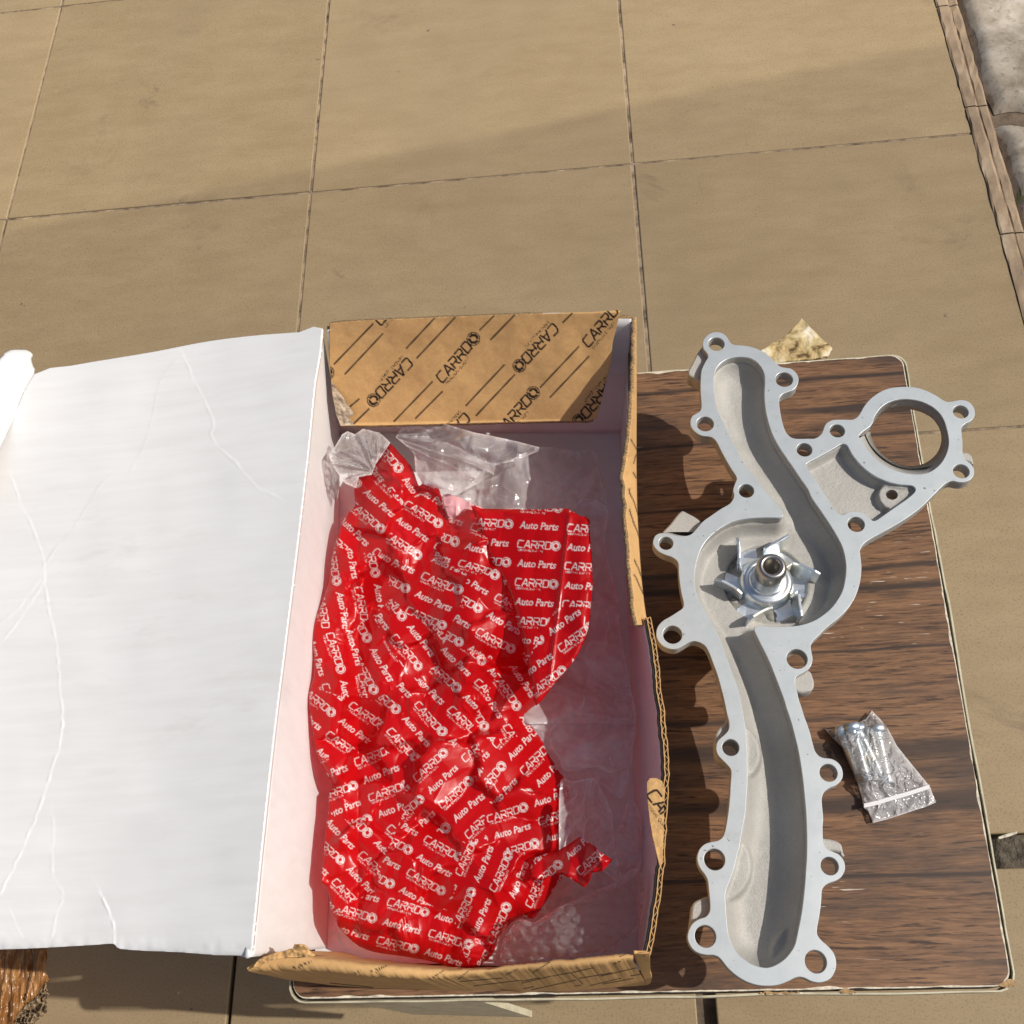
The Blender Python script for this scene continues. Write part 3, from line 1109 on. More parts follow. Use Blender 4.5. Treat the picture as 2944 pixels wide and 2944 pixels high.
OUT = np.vstack([px(c, p) for c, p in (
    ('k1', [(570, 1850), (590, 1780), (610, 1730), (600, 1690), (560, 1630), (500, 1530), (440, 1420), (390, 1320), (350, 1275), (300, 1255), (220, 1245), (150, 1205), (105, 1150), (95, 1090), (115, 1030), (160, 1000), (200, 975), (218, 930), (215, 850), (208, 750), (208, 650), (215, 540), (230, 490), (265, 420), (292, 370), (280, 330), (245, 285), (232, 230), (245, 175), (290, 125), (350, 97), (420, 97), (480, 125), (515, 170), (540, 210), (580, 235), (640, 240), (720, 248), (800, 268), (880, 300), (950, 345), (1010, 395), (1050, 440), (1090, 475), (1150, 490), (1210, 500), (1260, 535), (1290, 580), (1298, 630), (1280, 690), (1240, 735), (1180, 760), (1120, 785), (1090, 820), (1082, 870), (1090, 950), (1105, 1040), (1125, 1120), (1150, 1190), (1185, 1240), (1230, 1270), (1290, 1280), (1400, 1278), (1470, 1278), (1520, 1255), (1555, 1220), (1575, 1170), (1600, 1115), (1650, 1080), (1700, 1068), (1800, 1066)]),
    ('k2', [(500, 550), (540, 545), (580, 520), (610, 480), (650, 410), (710, 340), (790, 280), (880, 238), (980, 220), (1090, 217), (1190, 228), (1290, 262), (1380, 308), (1440, 348), (1490, 368), (1550, 362), (1610, 350), (1670, 355), (1720, 380), (1755, 425), (1768, 480), (1755, 530), (1720, 565), (1670, 590), (1635, 625), (1632, 680), (1642, 770), (1642, 860), (1650, 920), (1680, 960), (1730, 1000), (1758, 1050), (1755, 1110), (1720, 1155), (1660, 1180), (1600, 1180), (1540, 1168), (1490, 1182), (1440, 1220), (1390, 1270), (1320, 1340), (1240, 1420), (1140, 1500), (1030, 1575), (920, 1640), (800, 1705), (720, 1750), (660, 1790), (620, 1835), (605, 1880)]),
    ('k3', [(1850, 570), (1858, 640), (1862, 700), (1855, 790), (1835, 880), (1800, 970), (1740, 1060), (1660, 1140), (1560, 1220), (1490, 1290), (1440, 1340), (1422, 1380), (1430, 1440), (1438, 1490), (1425, 1550), (1390, 1590), (1340, 1620), (1295, 1650), (1285, 1700), (1300, 1760), (1320, 1850)]),
    ('k4', [(1390, 270), (1420, 370), (1450, 450), (1480, 540), (1505, 640), (1530, 720), (1570, 770), (1620, 790), (1690, 798), (1750, 830), (1790, 880), (1806, 950), (1790, 1010), (1740, 1060), (1670, 1090), (1620, 1130), (1597, 1190), (1600, 1270), (1610, 1380), (1605, 1480), (1607, 1580), (1615, 1640), (1650, 1690), (1710, 1720), (1770, 1750), (1815, 1810)]),
    ('k5', [(1690, 390), (1680, 440), (1650, 490), (1600, 525), (1540, 545), (1490, 575), (1460, 620), (1455, 700), (1445, 800), (1430, 900), (1412, 1000), (1415, 1060), (1450, 1110), (1500, 1155), (1550, 1205), (1585, 1260), (1602, 1340), (1590, 1420), (1550, 1490), (1490, 1525), (1420, 1535), (1350, 1520), (1290, 1490), (1240, 1480), (1190, 1490), (1120, 1525), (1040, 1555), (950, 1568), (850, 1565), (760, 1545), (670, 1505), (590, 1450), (520, 1385), (470, 1320), (430, 1280), (380, 1262), (310, 1260), (230, 1240), (170, 1195), (135, 1130), (127, 1070), (145, 1000), (180, 945), (240, 905), (300, 885), (335, 850), (350, 800), (345, 700), (335, 600), (325, 520), (295, 460), (250, 400), (225, 330), (225, 270), (250, 205), (300, 160), (360, 140), (430, 125), (475, 90), (495, 40)]),
    ('k4', [(645, 1470), (660, 1380), (675, 1270), (685, 1150), (690, 1050), (697, 950), (690, 900), (650, 850), (600, 800), (560, 750), (548, 690), (560, 630), (600, 585), (640, 550), (670, 510), (678, 460), (665, 390), (650, 330), (630, 230), (600, 110)]),
    ('k3', [(610, 1630), (570, 1520), (535, 1430), (505, 1380), (460, 1350), (410, 1338), (360, 1350), (310, 1380), (260, 1405), (200, 1405), (140, 1380), (95, 1330), (80, 1270), (95, 1210), (140, 1160), (200, 1125), (270, 1080), (310, 1050), (318, 1010), (300, 930), (285, 840), (275, 740), (272, 670), (255, 635), (210, 605), (150, 585), (90, 550), (55, 500), (55, 460), (75, 420), (120, 400), (190, 405), (260, 422), (330, 425), (390, 405), (440, 350), (490, 295), (560, 245), (640, 190), (710, 150), (745, 110), (755, 70)]))])
CHAN = np.vstack([px(c, p) for c, p in (
    ('k1', [(890, 1810), (800, 1690), (710, 1580), (620, 1420), (545, 1280), (525, 1230), (480, 1130), (430, 1030), (390, 930), (370, 830), (360, 740), (360, 620), (370, 540), (400, 480), (450, 430), (520, 390), (600, 372), (680, 370), (760, 385), (830, 425), (885, 490), (915, 560), (922, 640), (918, 750), (920, 850), (930, 950), (950, 1050), (980, 1160), (1020, 1260), (1080, 1370), (1160, 1490), (1250, 1620), (1330, 1740), (1400, 1840)]),
    ('k3', [(1430, 95), (1510, 210), (1590, 330), (1650, 430), (1695, 520), (1720, 620), (1728, 710), (1720, 800), (1700, 890), (1660, 970), (1600, 1050), (1530, 1110), (1450, 1160), (1350, 1195), (1240, 1210), (1100, 1212), (1000, 1205), (952, 1206), (930, 1226), (940, 1265), (990, 1370), (1050, 1490), (1100, 1610), (1150, 1740), (1190, 1850)]),
    ('k4', [(1240, 280), (1290, 430), (1330, 580), (1365, 730), (1390, 880), (1410, 1030), (1425, 1180), (1437, 1320), (1445, 1480), (1448, 1640), (1445, 1780)]),
    ('k5', [(1300, 400), (1290, 550), (1275, 700), (1255, 850), (1230, 980), (1210, 1080), (1190, 1160), (1150, 1230), (1090, 1300), (1010, 1355), (930, 1385), (850, 1380), (760, 1350), (680, 1295), (620, 1240), (570, 1160), (540, 1080), (525, 1000), (515, 900), (507, 780), (502, 680), (510, 620), (545, 530), (590, 400), (625, 250)]),
    ('k4', [(780, 1680), (800, 1560), (820, 1450), (840, 1330), (850, 1200), (860, 1050), (860, 900), (857, 750), (850, 600), (840, 500), (825, 400), (810, 310), (790, 200), (760, 90)]),
    ('k3', [(750, 1640), (700, 1500), (650, 1360), (600, 1250), (550, 1160), (490, 1050), (445, 960), (420, 880), (413, 800), (420, 710), (440, 620), (480, 520), (540, 440), (620, 370), (710, 315), (800, 285), (900, 270), (1000, 265), (1100, 265), (1155, 266), (1182, 248), (1178, 220), (1150, 180), (1090, 105), (1040, 50)]))])
RINGT = px('k2', [(596, 712), (640, 668), (700, 625), (735, 580), (750, 530), (785, 470), (840, 410), (920, 365), (1020, 342), (1120, 345), (1220, 365), (1320, 410), (1400, 475), (1450, 550), (1480, 640), (1500, 740), (1498, 820), (1475, 900), (1430, 980), (1370, 1040), (1290, 1085), (1190, 1100), (1080, 1092), (960, 1060), (840, 1000), (740, 920), (660, 820), (610, 740)])
RINGB = px('k2', [(712, 660), (722, 625), (735, 588), (750, 560), (775, 530), (815, 500), (860, 474), (920, 454), (1000, 440), (1080, 440), (1170, 458), (1250, 486), (1330, 533), (1385, 600), (1418, 670), (1428, 750), (1415, 820), (1385, 885), (1335, 940), (1270, 985), (1190, 1010), (1090, 1015), (1000, 1000), (910, 960), (830, 900), (765, 825), (728, 745), (714, 695)])
POCK = px('k2', [(65, 1010), (80, 985), (200, 920), (330, 850), (410, 800), (450, 795), (480, 815), (520, 890), (580, 970), (660, 1050), (760, 1120), (870, 1170), (980, 1200), (1090, 1210), (1140, 1220), (1166, 1250), (1150, 1290), (1080, 1350), (980, 1420), (880, 1490), (780, 1560), (740, 1570), (710, 1550), (680, 1520), (640, 1490), (580, 1475), (520, 1475), (470, 1490), (440, 1508), (400, 1503), (370, 1480), (300, 1380), (220, 1260), (140, 1130), (80, 1045)])
HOLES = [('k1', 384, 228, 90), ('k1', 1138, 622, 96), ('k1', 260, 1115, 95), ('k1', 1727, 1192, 84), ('k1', 1362, 1402, 86), ('k1', 717, 1858, 85),
         ('k2', 1623, 470, 78), ('k2', 1628, 1070, 82), ('k2', 567, 1606, 85), ('k3', 165, 488, 62), ('k3', 222, 1281, 83), ('k3', 1302, 1492, 90),
         ('k4', 692, 686, 84), ('k4', 1662, 937, 88), ('k4', 532, 1797, 104), ('k5', 1535, 379, 88), ('k5', 303, 1076, 105), ('k5', 1397, 1327, 108)]


def circ(c, r, n=40):
    a = np.linspace(0, 2 * math.pi, n, endpoint=False)
    return np.stack([c[0] + r * np.cos(a), c[1] + r * np.sin(a)], -1)


def hole_pl(crop, x, y, r, dz=0.0):
    P = px(crop, [(x, y), (x + r, y)])
    q = pl(None, P, dz, 1)
    return q[0], float(np.linalg.norm(q[1] - q[0]))


outer, chan, ringt, pock = (pl(None, q, 0.0, 4) for q in (OUT, CHAN, RINGT, POCK))
HP = [hole_pl(*h) for h in HOLES]
FL = 0.0085                                   # flange thickness
me = curve_mesh([outer, chan, ringt, pock] + [circ(c, r) for c, r in HP], 0.0022, 0.0003)
link('machined_face', me, MAT['machined'], pump)
me = curve_mesh([outer, chan, ringt, pock] + [circ(c, r) for c, r in HP], FL - .0022)
for v in me.vertices:
    v.co.z -= .0022
o = link('flange', me, MAT['cast'], pump)

# the big bore narrows downwards
rb = pl(None, RINGB, -.015, 4)
rt = ringt + (ringt.mean(0) - ringt) * .004
A_ = resample(np.vstack([rt, rt[:1]]), 160)[:-1]
B_ = resample(np.vstack([rb, rb[:1]]), 160)[:-1]
V = [(x, y, -.0018) for x, y in A_] + [(x, y, -.015) for x, y in B_] + [((x - B_.mean(0)[0]) * 1.22 + B_.mean(0)[0], (y - B_.mean(0)[1]) * 1.22 + B_.mean(0)[1], -.015) for x, y in B_] + [((x - B_.mean(0)[0]) * 1.28 + B_.mean(0)[0], (y - B_.mean(0)[1]) * 1.28 + B_.mean(0)[1], -.007) for x, y in B_]
F = []
for L_ in range(3):
    for k in range(160):
        k2 = (k + 1) % 160
        F.append((L_ * 160 + k, L_ * 160 + k2, (L_ + 1) * 160 + k2, (L_ + 1) * 160 + k))
pydata('bore_wall', V, F, MAT['cast'], pump, True)

# channel floor: a cast trough that deepens away from the wall, wider bowl round the impeller
IMP = pl('k3', [(1045, 800), (1290, 800)], -.010, 1)
IC, IR = IMP[0], float(np.linalg.norm(IMP[1] - IMP[0]))        # impeller disc centre and radius
cell = .0011
gx = np.arange(chan[:, 0].min() - .004, chan[:, 0].max() + .004, cell)
gy = np.arange(chan[:, 1].min() - .004, chan[:, 1].max() + .004, cell)
X, Y = np.meshgrid(gx, gy)
P = np.stack([X.ravel(), Y.ravel()], -1)
d, _ = sdf(P, chan[::2])
dv = np.hypot(P[:, 0] - IC[0], P[:, 1] - IC[1])


def trough(P, d, dv):
    s = np.clip(d / .0135, 0, 1)
    g = 1 - (1 - s) ** 2.4
    vol = smooth01((.046 - dv) / .010)
    up = smooth01((P[:, 1] - IC[1] - .01) / .05)
    D = (.0195 - .0045 * up) * (1 - vol) + .0175 * vol
    sv_ = np.clip(d / .006, 0, 1)
    gv = 1 - (1 - sv_) ** 2.2
    z = -.0065 - (D - .0065) * (g * (1 - vol) + gv * vol)
    z = z - .0075 * smooth01((.0245 - dv) / .0016)
    for hi, R_, h_ in ((12, .0165, -.0085), (14, .0195, -.010), (2, .0185, -.012), (17, .0195, -.0125), (1, .0175, -.0125)):
        c = HP[hi][0]
        q = np.hypot(P[:, 0] - c[0], P[:, 1] - c[1])
        z = np.maximum(z, np.where(q < R_ + .006, h_ - .013 * smooth01((q - R_) / .0035) - .5 * np.clip(q - R_ - .0035, 0, 1), -1))
    z = z + .00012 * fbm(P[:, 0] * 500, P[:, 1] * 500, 3)
    return np.where(d < 0, -.0066, np.minimum(z, -.0062))


zf = trough(P, d, dv)
nx_, ny_ = len(gx), len(gy)
idx = np.arange(nx_ * ny_).reshape(ny_, nx_)
Q = np.stack([idx[:-1, :-1], idx[:-1, 1:], idx[1:, 1:], idx[1:, :-1]], -1).reshape(-1, 4)
Q = Q[(d[Q] > -.0032).all(1)]
us = np.unique(Q)
rm = np.full(nx_ * ny_, -1)
rm[us] = np.arange(len(us))
quads_np('channel_floor', np.stack([P[us, 0], P[us, 1], zf[us]], -1), rm[Q], MAT['cast'], pump)
# outer shell under the trough, seen from the side
P2 = resample(np.vstack([chan, chan[:1]]), 420)[:-1]
tang = np.roll(P2, -1, 0) - np.roll(P2, 1, 0)
nr = np.stack([tang[:, 1], -tang[:, 0]], -1)
nr /= np.linalg.norm(nr, axis=1)[:, None]
if ((P2 + nr * .001 - chan.mean(0)) ** 2).sum() < ((P2 - nr * .001 - chan.mean(0)) ** 2).sum():
    nr = -nr
V, F = [], []
for off_, z_ in ((.0035, -FL + .001), (.0028, -.018), (-.001, -.027), (-.008, -.0325), (-.013, -.0335)):
    V += [(x, y, z_) for x, y in P2 + nr * off_]
n_ = len(P2)
for L_ in range(4):
    for k in range(n_):
        k2 = (k + 1) % n_
        F.append((L_ * n_ + k, L_ * n_ + k2, (L_ + 1) * n_ + k2, (L_ + 1) * n_ + k))
pydata('outer_shell', V, F, MAT['cast'], pump, True)
# bearing snout and pulley hub it stands on, below the impeller
bz = -(PC[2] - TZ) + abs(GXP * IC[0]) + .0035
sv, sf = lathe([(0, -.02), (.029, -.02), (.030, -.034), (.022, -.037), (.021, bz + .012), (.034, bz + .011), (.0345, bz + .001), (.033, bz), (0, bz)], 48, IC[0], IC[1])
pydata('bearing_snout', sv, sf, MAT['cast'], pump, True)

# side pocket: sunk cast floor with a stepped pad and a small hole
pc = pl('k2', [(930, 1310), (987, 1310)], -.004, 1)
pr = float(np.linalg.norm(pc[1] - pc[0]))
PADC = pl('k2', [(960, 1310)], 0, 1)[0]
gx = np.arange(pock[:, 0].min() - .003, pock[:, 0].max() + .003, .0006)
gy = np.arange(pock[:, 1].min() - .003, pock[:, 1].max() + .003, .0006)
X, Y = np.meshgrid(gx, gy)
P = np.stack([X.ravel(), Y.ravel()], -1)
d, _ = sdf(P, pock[::2])
pad_line = pl('k2', [(850, 1120), (858, 1190), (845, 1225), (812, 1265), (800, 1310), (815, 1365), (855, 1415), (905, 1440), (930, 1500), (1300, 1500), (1300, 1120)], -.004, 1)
dp, _ = sdf(P, pad_line)
zz = -.0022 - .0068 * (1 - (1 - np.clip(d / .0035, 0, 1)) ** 2)
zz = np.maximum(zz, -.0022 - .0017 * np.clip(d / .0018, 0, 1) - .005 * smooth01(-dp / .0022)) if True else zz
zz = zz + .00008 * fbm(P[:, 0] * 900, P[:, 1] * 900, 6)
hd = np.hypot(P[:, 0] - pc[0][0], P[:, 1] - pc[0][1])
zz = np.where(d < 0, -.0024, zz)
rim_ = (hd >= pr - .0006) & (hd < pr)
P[rim_] = pc[0] + (P[rim_] - pc[0]) / hd[rim_][:, None] * pr
nx_, ny_ = len(gx), len(gy)
idx = np.arange(nx_ * ny_).reshape(ny_, nx_)
Q = np.stack([idx[:-1, :-1], idx[:-1, 1:], idx[1:, 1:], idx[1:, :-1]], -1).reshape(-1, 4)
Q = Q[(d[Q] > -.0016).all(1) & (hd[Q] >= pr - .0006).all(1)]
us = np.unique(Q)
rm = np.full(nx_ * ny_, -1)
rm[us] = np.arange(len(us))
quads_np('pocket_floor', np.stack([P[us, 0], P[us, 1], zz[us]], -1), rm[Q], MAT['cast'], pump)
V, F = lathe([(pr, -.0035), (pr, -.0145), (pr + .004, -.0145)], 32, pc[0][0], pc[0][1])
pydata('pocket_hole_wall', V, F, MAT['cast'], pump, True)
me = curve_mesh([pl(None, POCK, 0, 4), circ(pc[0], pr + .002)], .004)
for v in me.vertices:
    v.co.z -= .0105
link('pocket_back', me, MAT['cast'], pump)

# cast lugs sitting lower than the flange
for crop, pts, z_, t_ in (
        ('k1', [(190, 300), (250, 262), (330, 380), (300, 640), (205, 655), (130, 602), (78, 575), (70, 530), (110, 450)], -.005, .012),
        ('k3', [(290, 213), (345, 220), (470, 300), (470, 400), (330, 440), (180, 408), (130, 398), (200, 320)], -.006, .012),
        ('k3', [(1270, 1730), (1270, 1625), (1400, 1592), (1440, 1650), (1452, 1720), (1422, 1770), (1320, 1785)], -.006, .010),
        ('k4', [(665, 350), (640, 430), (580, 490), (540, 560), (534, 650), (545, 760), (600, 830), (690, 850), (830, 760), (830, 500), (760, 380)], -.0045, .012),
        ('k4', [(1560, 1590), (1615, 1588), (1700, 1600), (1775, 1632), (1802, 1680), (1812, 1780), (1780, 1735), (1690, 1715), (1600, 1735)], -.005, .012),
        ('k5', [(420, 690), (335, 680), (230, 715), (175, 765), (158, 880), (145, 1005), (190, 985), (250, 945), (420, 880)], -.005, .012),
        ('k2', [(1600, 870), (1645, 878), (1700, 884), (1745, 930), (1752, 1015), (1720, 985), (1640, 955), (1600, 955)], -.005, .008)):
    L_ = pl(crop, pts, z_, 4)
    me = curve_mesh([L_] + ([circ(*HP[12])] if crop == 'k4' and pts[0] == (665, 350) else []), t_, .0011)
    for v in me.vertices:
        v.co.z += z_
    link('cast_lug', me, MAT['cast'], pump, False)

# the impeller: pressed disc, hub and six bent vanes
imp = empty('impeller')
imp.parent = pump
LOCALP.add(imp.name)
ZD = -.0135                                     # top of the disc
prof = [(0, ZD - .004), (.0043, ZD - .004), (.0045, ZD + .0222), (.0052, ZD + .0236), (.0064, ZD + .0240), (.0077, ZD + .0232), (.0086, ZD + .0210), (.0088, ZD + .0125),
        (.0092, ZD + .0095), (.0096, ZD + .004), (.0105, ZD + .0016), (.0117, ZD + .0020), (IR * .80, ZD + .0022), (IR * .92, ZD + .0008), (IR * .97, ZD - .002), (IR * .985, ZD - .0055), (IR * 1.03, ZD - .0068), (IR * 1.03, ZD - .0080), (0, ZD - .0080)]
hubp, discp = prof[:8], prof[7:]
V, F = lathe(hubp, 56, IC[0], IC[1])
pydata('hub', V, F, MAT['steel'], imp, True)
V, F = lathe(discp, 72, IC[0], IC[1])
pydata('disc', V, F, MAT['zinc'], imp, True)
ZB = ZD - .0070
RT = IR * 1.92


def pol(r, a, z):
    return (IC[0] + r * math.cos(math.radians(a)), IC[1] + r * math.sin(math.radians(a)), z)


for a0 in (29, 88, 149, 209, 270, 331):          # degrees, anticlockwise seen from above
    s = 1
    bm = bmesh.new()
    # foot: tab reaching out from the disc
    p_in, p_out = Vector(pol(IR * 1.06, a0, ZB)), Vector(pol(IR * 1.80, a0 - 31, ZB))
    foot = [pol(IR * .95, a0 - 2, ZB), p_out, pol(IR * 1.76, a0 - 43, ZB + .0004), pol(IR * 1.45, a0 - 52, ZB + .0003), pol(IR * .95, a0 - 50, ZB)]
    fv = [bm.verts.new(p) for p in foot]
    bm.faces.new(fv)
    # vane: bent up from one edge of the tab
    out_n = (p_out - p_in).cross(Vector((0, 0, 1))).normalized()
    rows = []
    for k in range(6):
        t = k / 5
        p = p_in.lerp(p_out, t) + out_n * (.0007 * math.sin(math.pi * t))
        h = (.0150 + .0012 * t) * (1 if 0 < k < 5 else .9)
        rows.append([bm.verts.new(p), bm.verts.new(p - out_n * .0004 + Vector((0, 0, .0016))), bm.verts.new(p - out_n * .0010 + Vector((0, 0, h * .6))), bm.verts.new(p - out_n * .0016 + Vector((0, 0, h)))])
    for k in range(5):
        for m_ in range(3):
            bm.faces.new((rows[k][m_], rows[k + 1][m_], rows[k + 1][m_ + 1], rows[k][m_ + 1]))
    o = bm_obj('vane', bm, MAT['zinc'], imp, False)
    md = o.modifiers.new('thickness', 'SOLIDIFY')
    md.thickness, md.offset = .0016, 0
    bv = o.modifiers.new('bevel', 'BEVEL')
    bv.width, bv.segments, bv.limit_method = .0003, 2, 'ANGLE'
# bolt heads and pins in the bowl floor
for qx, qy, r in ((720, 700, 45), (750, 1005, 46), (1075, 1140, 55), (1365, 970, 46), (985, 540, 45), (1290, 620, 44)):
    c, rr = hole_pl('k3', qx, qy, r, -.024)
    V, F = lathe([(0, -.0195), (rr * .8, -.0195), (rr, -.0203), (rr, -.030)], 24, c[0], c[1])
    pydata('bolt_head', V, F, MAT['pin'], pump, True)

# ================================================================== the cardboard box
BH = 0.12                                  # wall height
carton = empty('cardboard_box', at(1400, 1900, TZ), 'open printed kraft box with white inside, holding the red bag, on the stool', 'box')
BM = [MAT['white'], MAT['kraft'], MAT['rim']]


def P3(crop, pts, z, sub=1):
    P = px(crop, pts)
    if sub > 1:
        P = catmull(P, sub, False)
    return at(P[:, 0], P[:, 1], TZ + z)


# base sheet, white inside
fl = at(*px('f', [(905, 2760), (1852, 2790), (1800, 1228), (960, 1236)]).T, TZ + .0035)
bm = bmesh.new()
vs = [bm.verts.new(p) for p in fl] + [bm.verts.new(p - np.array([0, 0, .003])) for p in fl]
bm.faces.new(vs[:4])
bm.faces.new(vs[4:][::-1])
for k in range(4):
    bm.faces.new((vs[k], vs[k + 4], vs[(k + 1) % 4 + 4], vs[(k + 1) % 4]))
bm_obj('base_panel', bm, MAT['white'], carton)

# back wall
top = P3('f', [(940, 938), (1100, 922), (1400, 914), (1700, 906), (1816, 906)], BH)
bot = P3('f', [(972, 1240), (1200, 1239), (1500, 1239), (1795, 1240)], .002)
ruled('back_wall', top, bot, BM, carton, 120, 16, solid=(.003, 1))

# flap folded in over the back wall, printed side up
FLAP = px('c3', [(170, 140), (300, 128), (600, 115), (900, 103), (1200, 92), (1500, 82), (1640, 72), (1628, 130), (1600, 240), (1592, 340), (1565, 440), (1545, 530), (1520, 620), (1470, 632), (1300, 632), (1000, 640), (700, 648), (400, 655), (225, 656), (205, 600), (185, 500), (178, 420), (172, 300)])
LINES = [((195, 345), (390, 143)), ((250, 395), (440, 192)), ((560, 265), (700, 115)), ((612, 315), (805, 110)), ((930, 173), (1000, 103)), ((985, 222), (1105, 98)),
         ((1350, 135), (1395, 90)), ((1235, 463), (1430, 257)), ((1285, 513), (1480, 307)), ((497, 635), (690, 435)), ((605, 620), (740, 485)), ((860, 555), (1053, 350)),
         ((912, 605), (1105, 400)), ((275, 560), (320, 522)), ((290, 650), (370, 572))]
LPX = [tuple(map(tuple, px('c3', s_))) for s_ in LINES]


def flap_print(x, y):
    c = np.clip(.5 - (stroke_cov(x, y, LPX, 4.6)) / 1.2, 0, 1)
    for (sx, sy), ang in (((742, 442), -50), ((1480, 262), -50), ((1040, 712), -49), ((560, 312), 133), ((1297, 138), 133), ((1590, 410), 131), ((432, 152), -50), ((850, 590), 133), ((-5, 605), -47)):
        q = px('c3', [(sx, sy)])[0]
        c = np.maximum(c, stamp_at(x, y, q[0], q[1], ang, 1.12))
    return c


def flap_z(x, y, d):
    t = np.clip((y - 905 - (1380 - x) * .017) / 305, 0, 1)
    return TZ + BH + .007 - .060 * t + .0006 * fbm(x * .01, y * .01, 4)


patch('back_flap', FLAP, 2.6, flap_z, [MAT['kraft'], MAT['white'], MAT['rim']], carton, flap_print, solid=(.0026, -1))
# torn, bent corner of that flap
COR = px('c3', [(178, 425), (215, 480), (245, 520), (270, 560), (292, 590), (285, 612), (260, 600), (296, 655), (228, 657), (205, 600), (188, 510)])
patch('torn_corner', COR, 2.0, lambda x, y, d: flap_z(x, y, d) + .0022 + .0012 * fbm(x * .05, y * .05, 8), simple('torn_board_inside', (0.45, 0.36, 0.26), 0.9, nscale=300, namt=0.3, bstr=0.5), carton)

# left wall (hinge side), white
HINGE = [(926, 944), (905, 1100), (885, 1300), (862, 1500), (838, 1700), (813, 1900), (788, 2100), (766, 2300), (745, 2500), (727, 2680), (718, 2752)]
LBOT = [(978, 1240), (976, 1500), (974, 1750), (970, 2000), (962, 2254), (952, 2500), (941, 2725)]
top = P3('f', HINGE, BH, 3)
bot = P3('f', LBOT, .003, 3)
ruled('left_wall', top, bot, [MAT['kraft_plain'], MAT['white'], MAT['white']], carton, 160, 20, solid=(.003, 1),
      bulge=lambda u, v: np.stack([.0012 * np.sin(v * math.pi) * np.sin(u * 9), 0 * u * v, 0 * u * v], -1))

# lid: folds out level to the left, white inside up, creased
LID = [(926, 944), (860, 955), (760, 962), (650, 974), (560, 988), (450, 1010), (330, 1030), (200, 1052), (98, 1076), (40, 1200), (-60, 1420), (-120, 1800), (-160, 2300), (-170, 2700), (-120, 2735),
       (0, 2730), (90, 2727), (180, 2722), (280, 2716), (322, 2713), (332, 2718), (345, 2728), (420, 2734), (520, 2738), (620, 2746), (690, 2748), (718, 2752)] + HINGE[::-1][1:-1]
CRE = [('l0', [(70, 930), (105, 1030), (155, 1140), (180, 1190), (210, 1270), (238, 1350), (245, 1430), (250, 1520), (262, 1620), (285, 1720), (305, 1800), (318, 1900), (330, 2050), (345, 2250), (340, 2360)], 1.0),
       ('l1', [(345, 250), (342, 330), (310, 450), (260, 600), (220, 720), (170, 850), (110, 990), (50, 1110), (0, 1210)], 1.2),
       ('l0', [(250, 1390), (300, 1320), (370, 1240), (450, 1130), (500, 1050), (560, 950), (640, 880)], .7),
       ('l0', [(720, 880), (790, 760), (830, 640), (850, 550), (890, 380), (950, 290), (1015, 230)], .4),
       ('l0', [(1015, 230), (1060, 340), (1120, 460), (1160, 540), (1185, 630), (1170, 680), (1230, 760), (1310, 830), (1430, 970), (1560, 1030)], .8),
       ('l0', [(240, 1460), (180, 1530), (120, 1610), (60, 1680), (0, 1720)], .7),
       ('l0', [(240, 1500), (150, 1640), (70, 1750), (0, 1830)], .8),
       ('l0', [(280, 1450), (600, 1448), (900, 1455), (1200, 1465), (1560, 1500)], .35),
       ('l1', [(290, 780), (295, 900), (285, 1030), (300, 1120), (350, 1220), (320, 1290), (300, 1380), (285, 1450)], .7),
       ('l1', [(570, 1230), (600, 1300), (625, 1370), (632, 1430), (632, 1480)], 2.2),
       ('l1', [(60, 1310), (95, 1400), (125, 1450)], .6),
       ('l1', [(1690, -60), (1600, 130), (1570, 220)], .3)]
CREP = [(catmull(px(c, p), 3, False), a) for c, p, a in CRE]


def lid_z(x, y, d):
    hx = np.interp(y, [944, 2752], [926, 718])
    t = (hx - x) / 900
    z = TZ + BH - .022 * t - .006 * np.sin(np.clip(t, 0, 1) * math.pi)
    z = z + .0007 * fbm(x * .004, y * .004, 12, 2) + .0006 * np.sin(t * 3 + y * .004)
    x, y = x + 2.5 * vnoise(x * .05, y * .05, 41), y + 2.5 * vnoise(x * .05 + 9, y * .05, 42)
    for P_, a in CREP:
        dd = np.full(x.shape, 1e9)
        sg = np.zeros(x.shape)
        for p, q in zip(P_[:-1], P_[1:]):
            e = q - p
            L = e @ e
            tt = np.clip(((x - p[0]) * e[0] + (y - p[1]) * e[1]) / L, 0, 1)
            r_ = np.hypot(x - p[0] - tt * e[0], y - p[1] - tt * e[1])
            m_ = r_ < dd
            dd[m_] = r_[m_]
            sg[m_] = np.sign(e[0] * (y - p[1]) - e[1] * (x - p[0]))[m_]
        z = z + a * (.00025 * np.exp(-(dd / 3.2) ** 2) * (.55 + .6 * vnoise(x * .05, y * .05, 77)) + sg * .00007 * np.exp(-dd / 24.0) * (1 - np.exp(-dd / 2.5)) - .00004 * np.exp(-dd / 12.0))
    # the long edges roll down a little
    z = z - .0045 * np.exp(-np.clip(2752 - (718 - x) * .02 - y, 0, 1e9) / 22.0)
    return z + .0026


patch('lid', catmull(LID, 2), 3.0, lid_z, [MAT['white'], MAT['kraft_plain'], MAT['white']], carton, solid=(.0026, -1))
TAB = px('l0', [(192, 342), (186, 300), (176, 262), (182, 232), (160, 210), (110, 200), (50, 208), (0, 250), (-120, 420), (-260, 800), (-230, 1000), (-120, 1010), (0, 760), (100, 540)])
patch('lid_tab', catmull(TAB, 2), 4.0, lambda x, y, d: TZ + BH - .022 * (926 - x) / 900 + .03 * smooth01((98 - x + (y - 1076) * .0) / 190) * smooth01((y - 980) / 40 + .4) - .004 * np.exp(-d / 8.0), [MAT['white'], MAT['kraft_plain'], MAT['rim']], carton, solid=(.0026, -1))

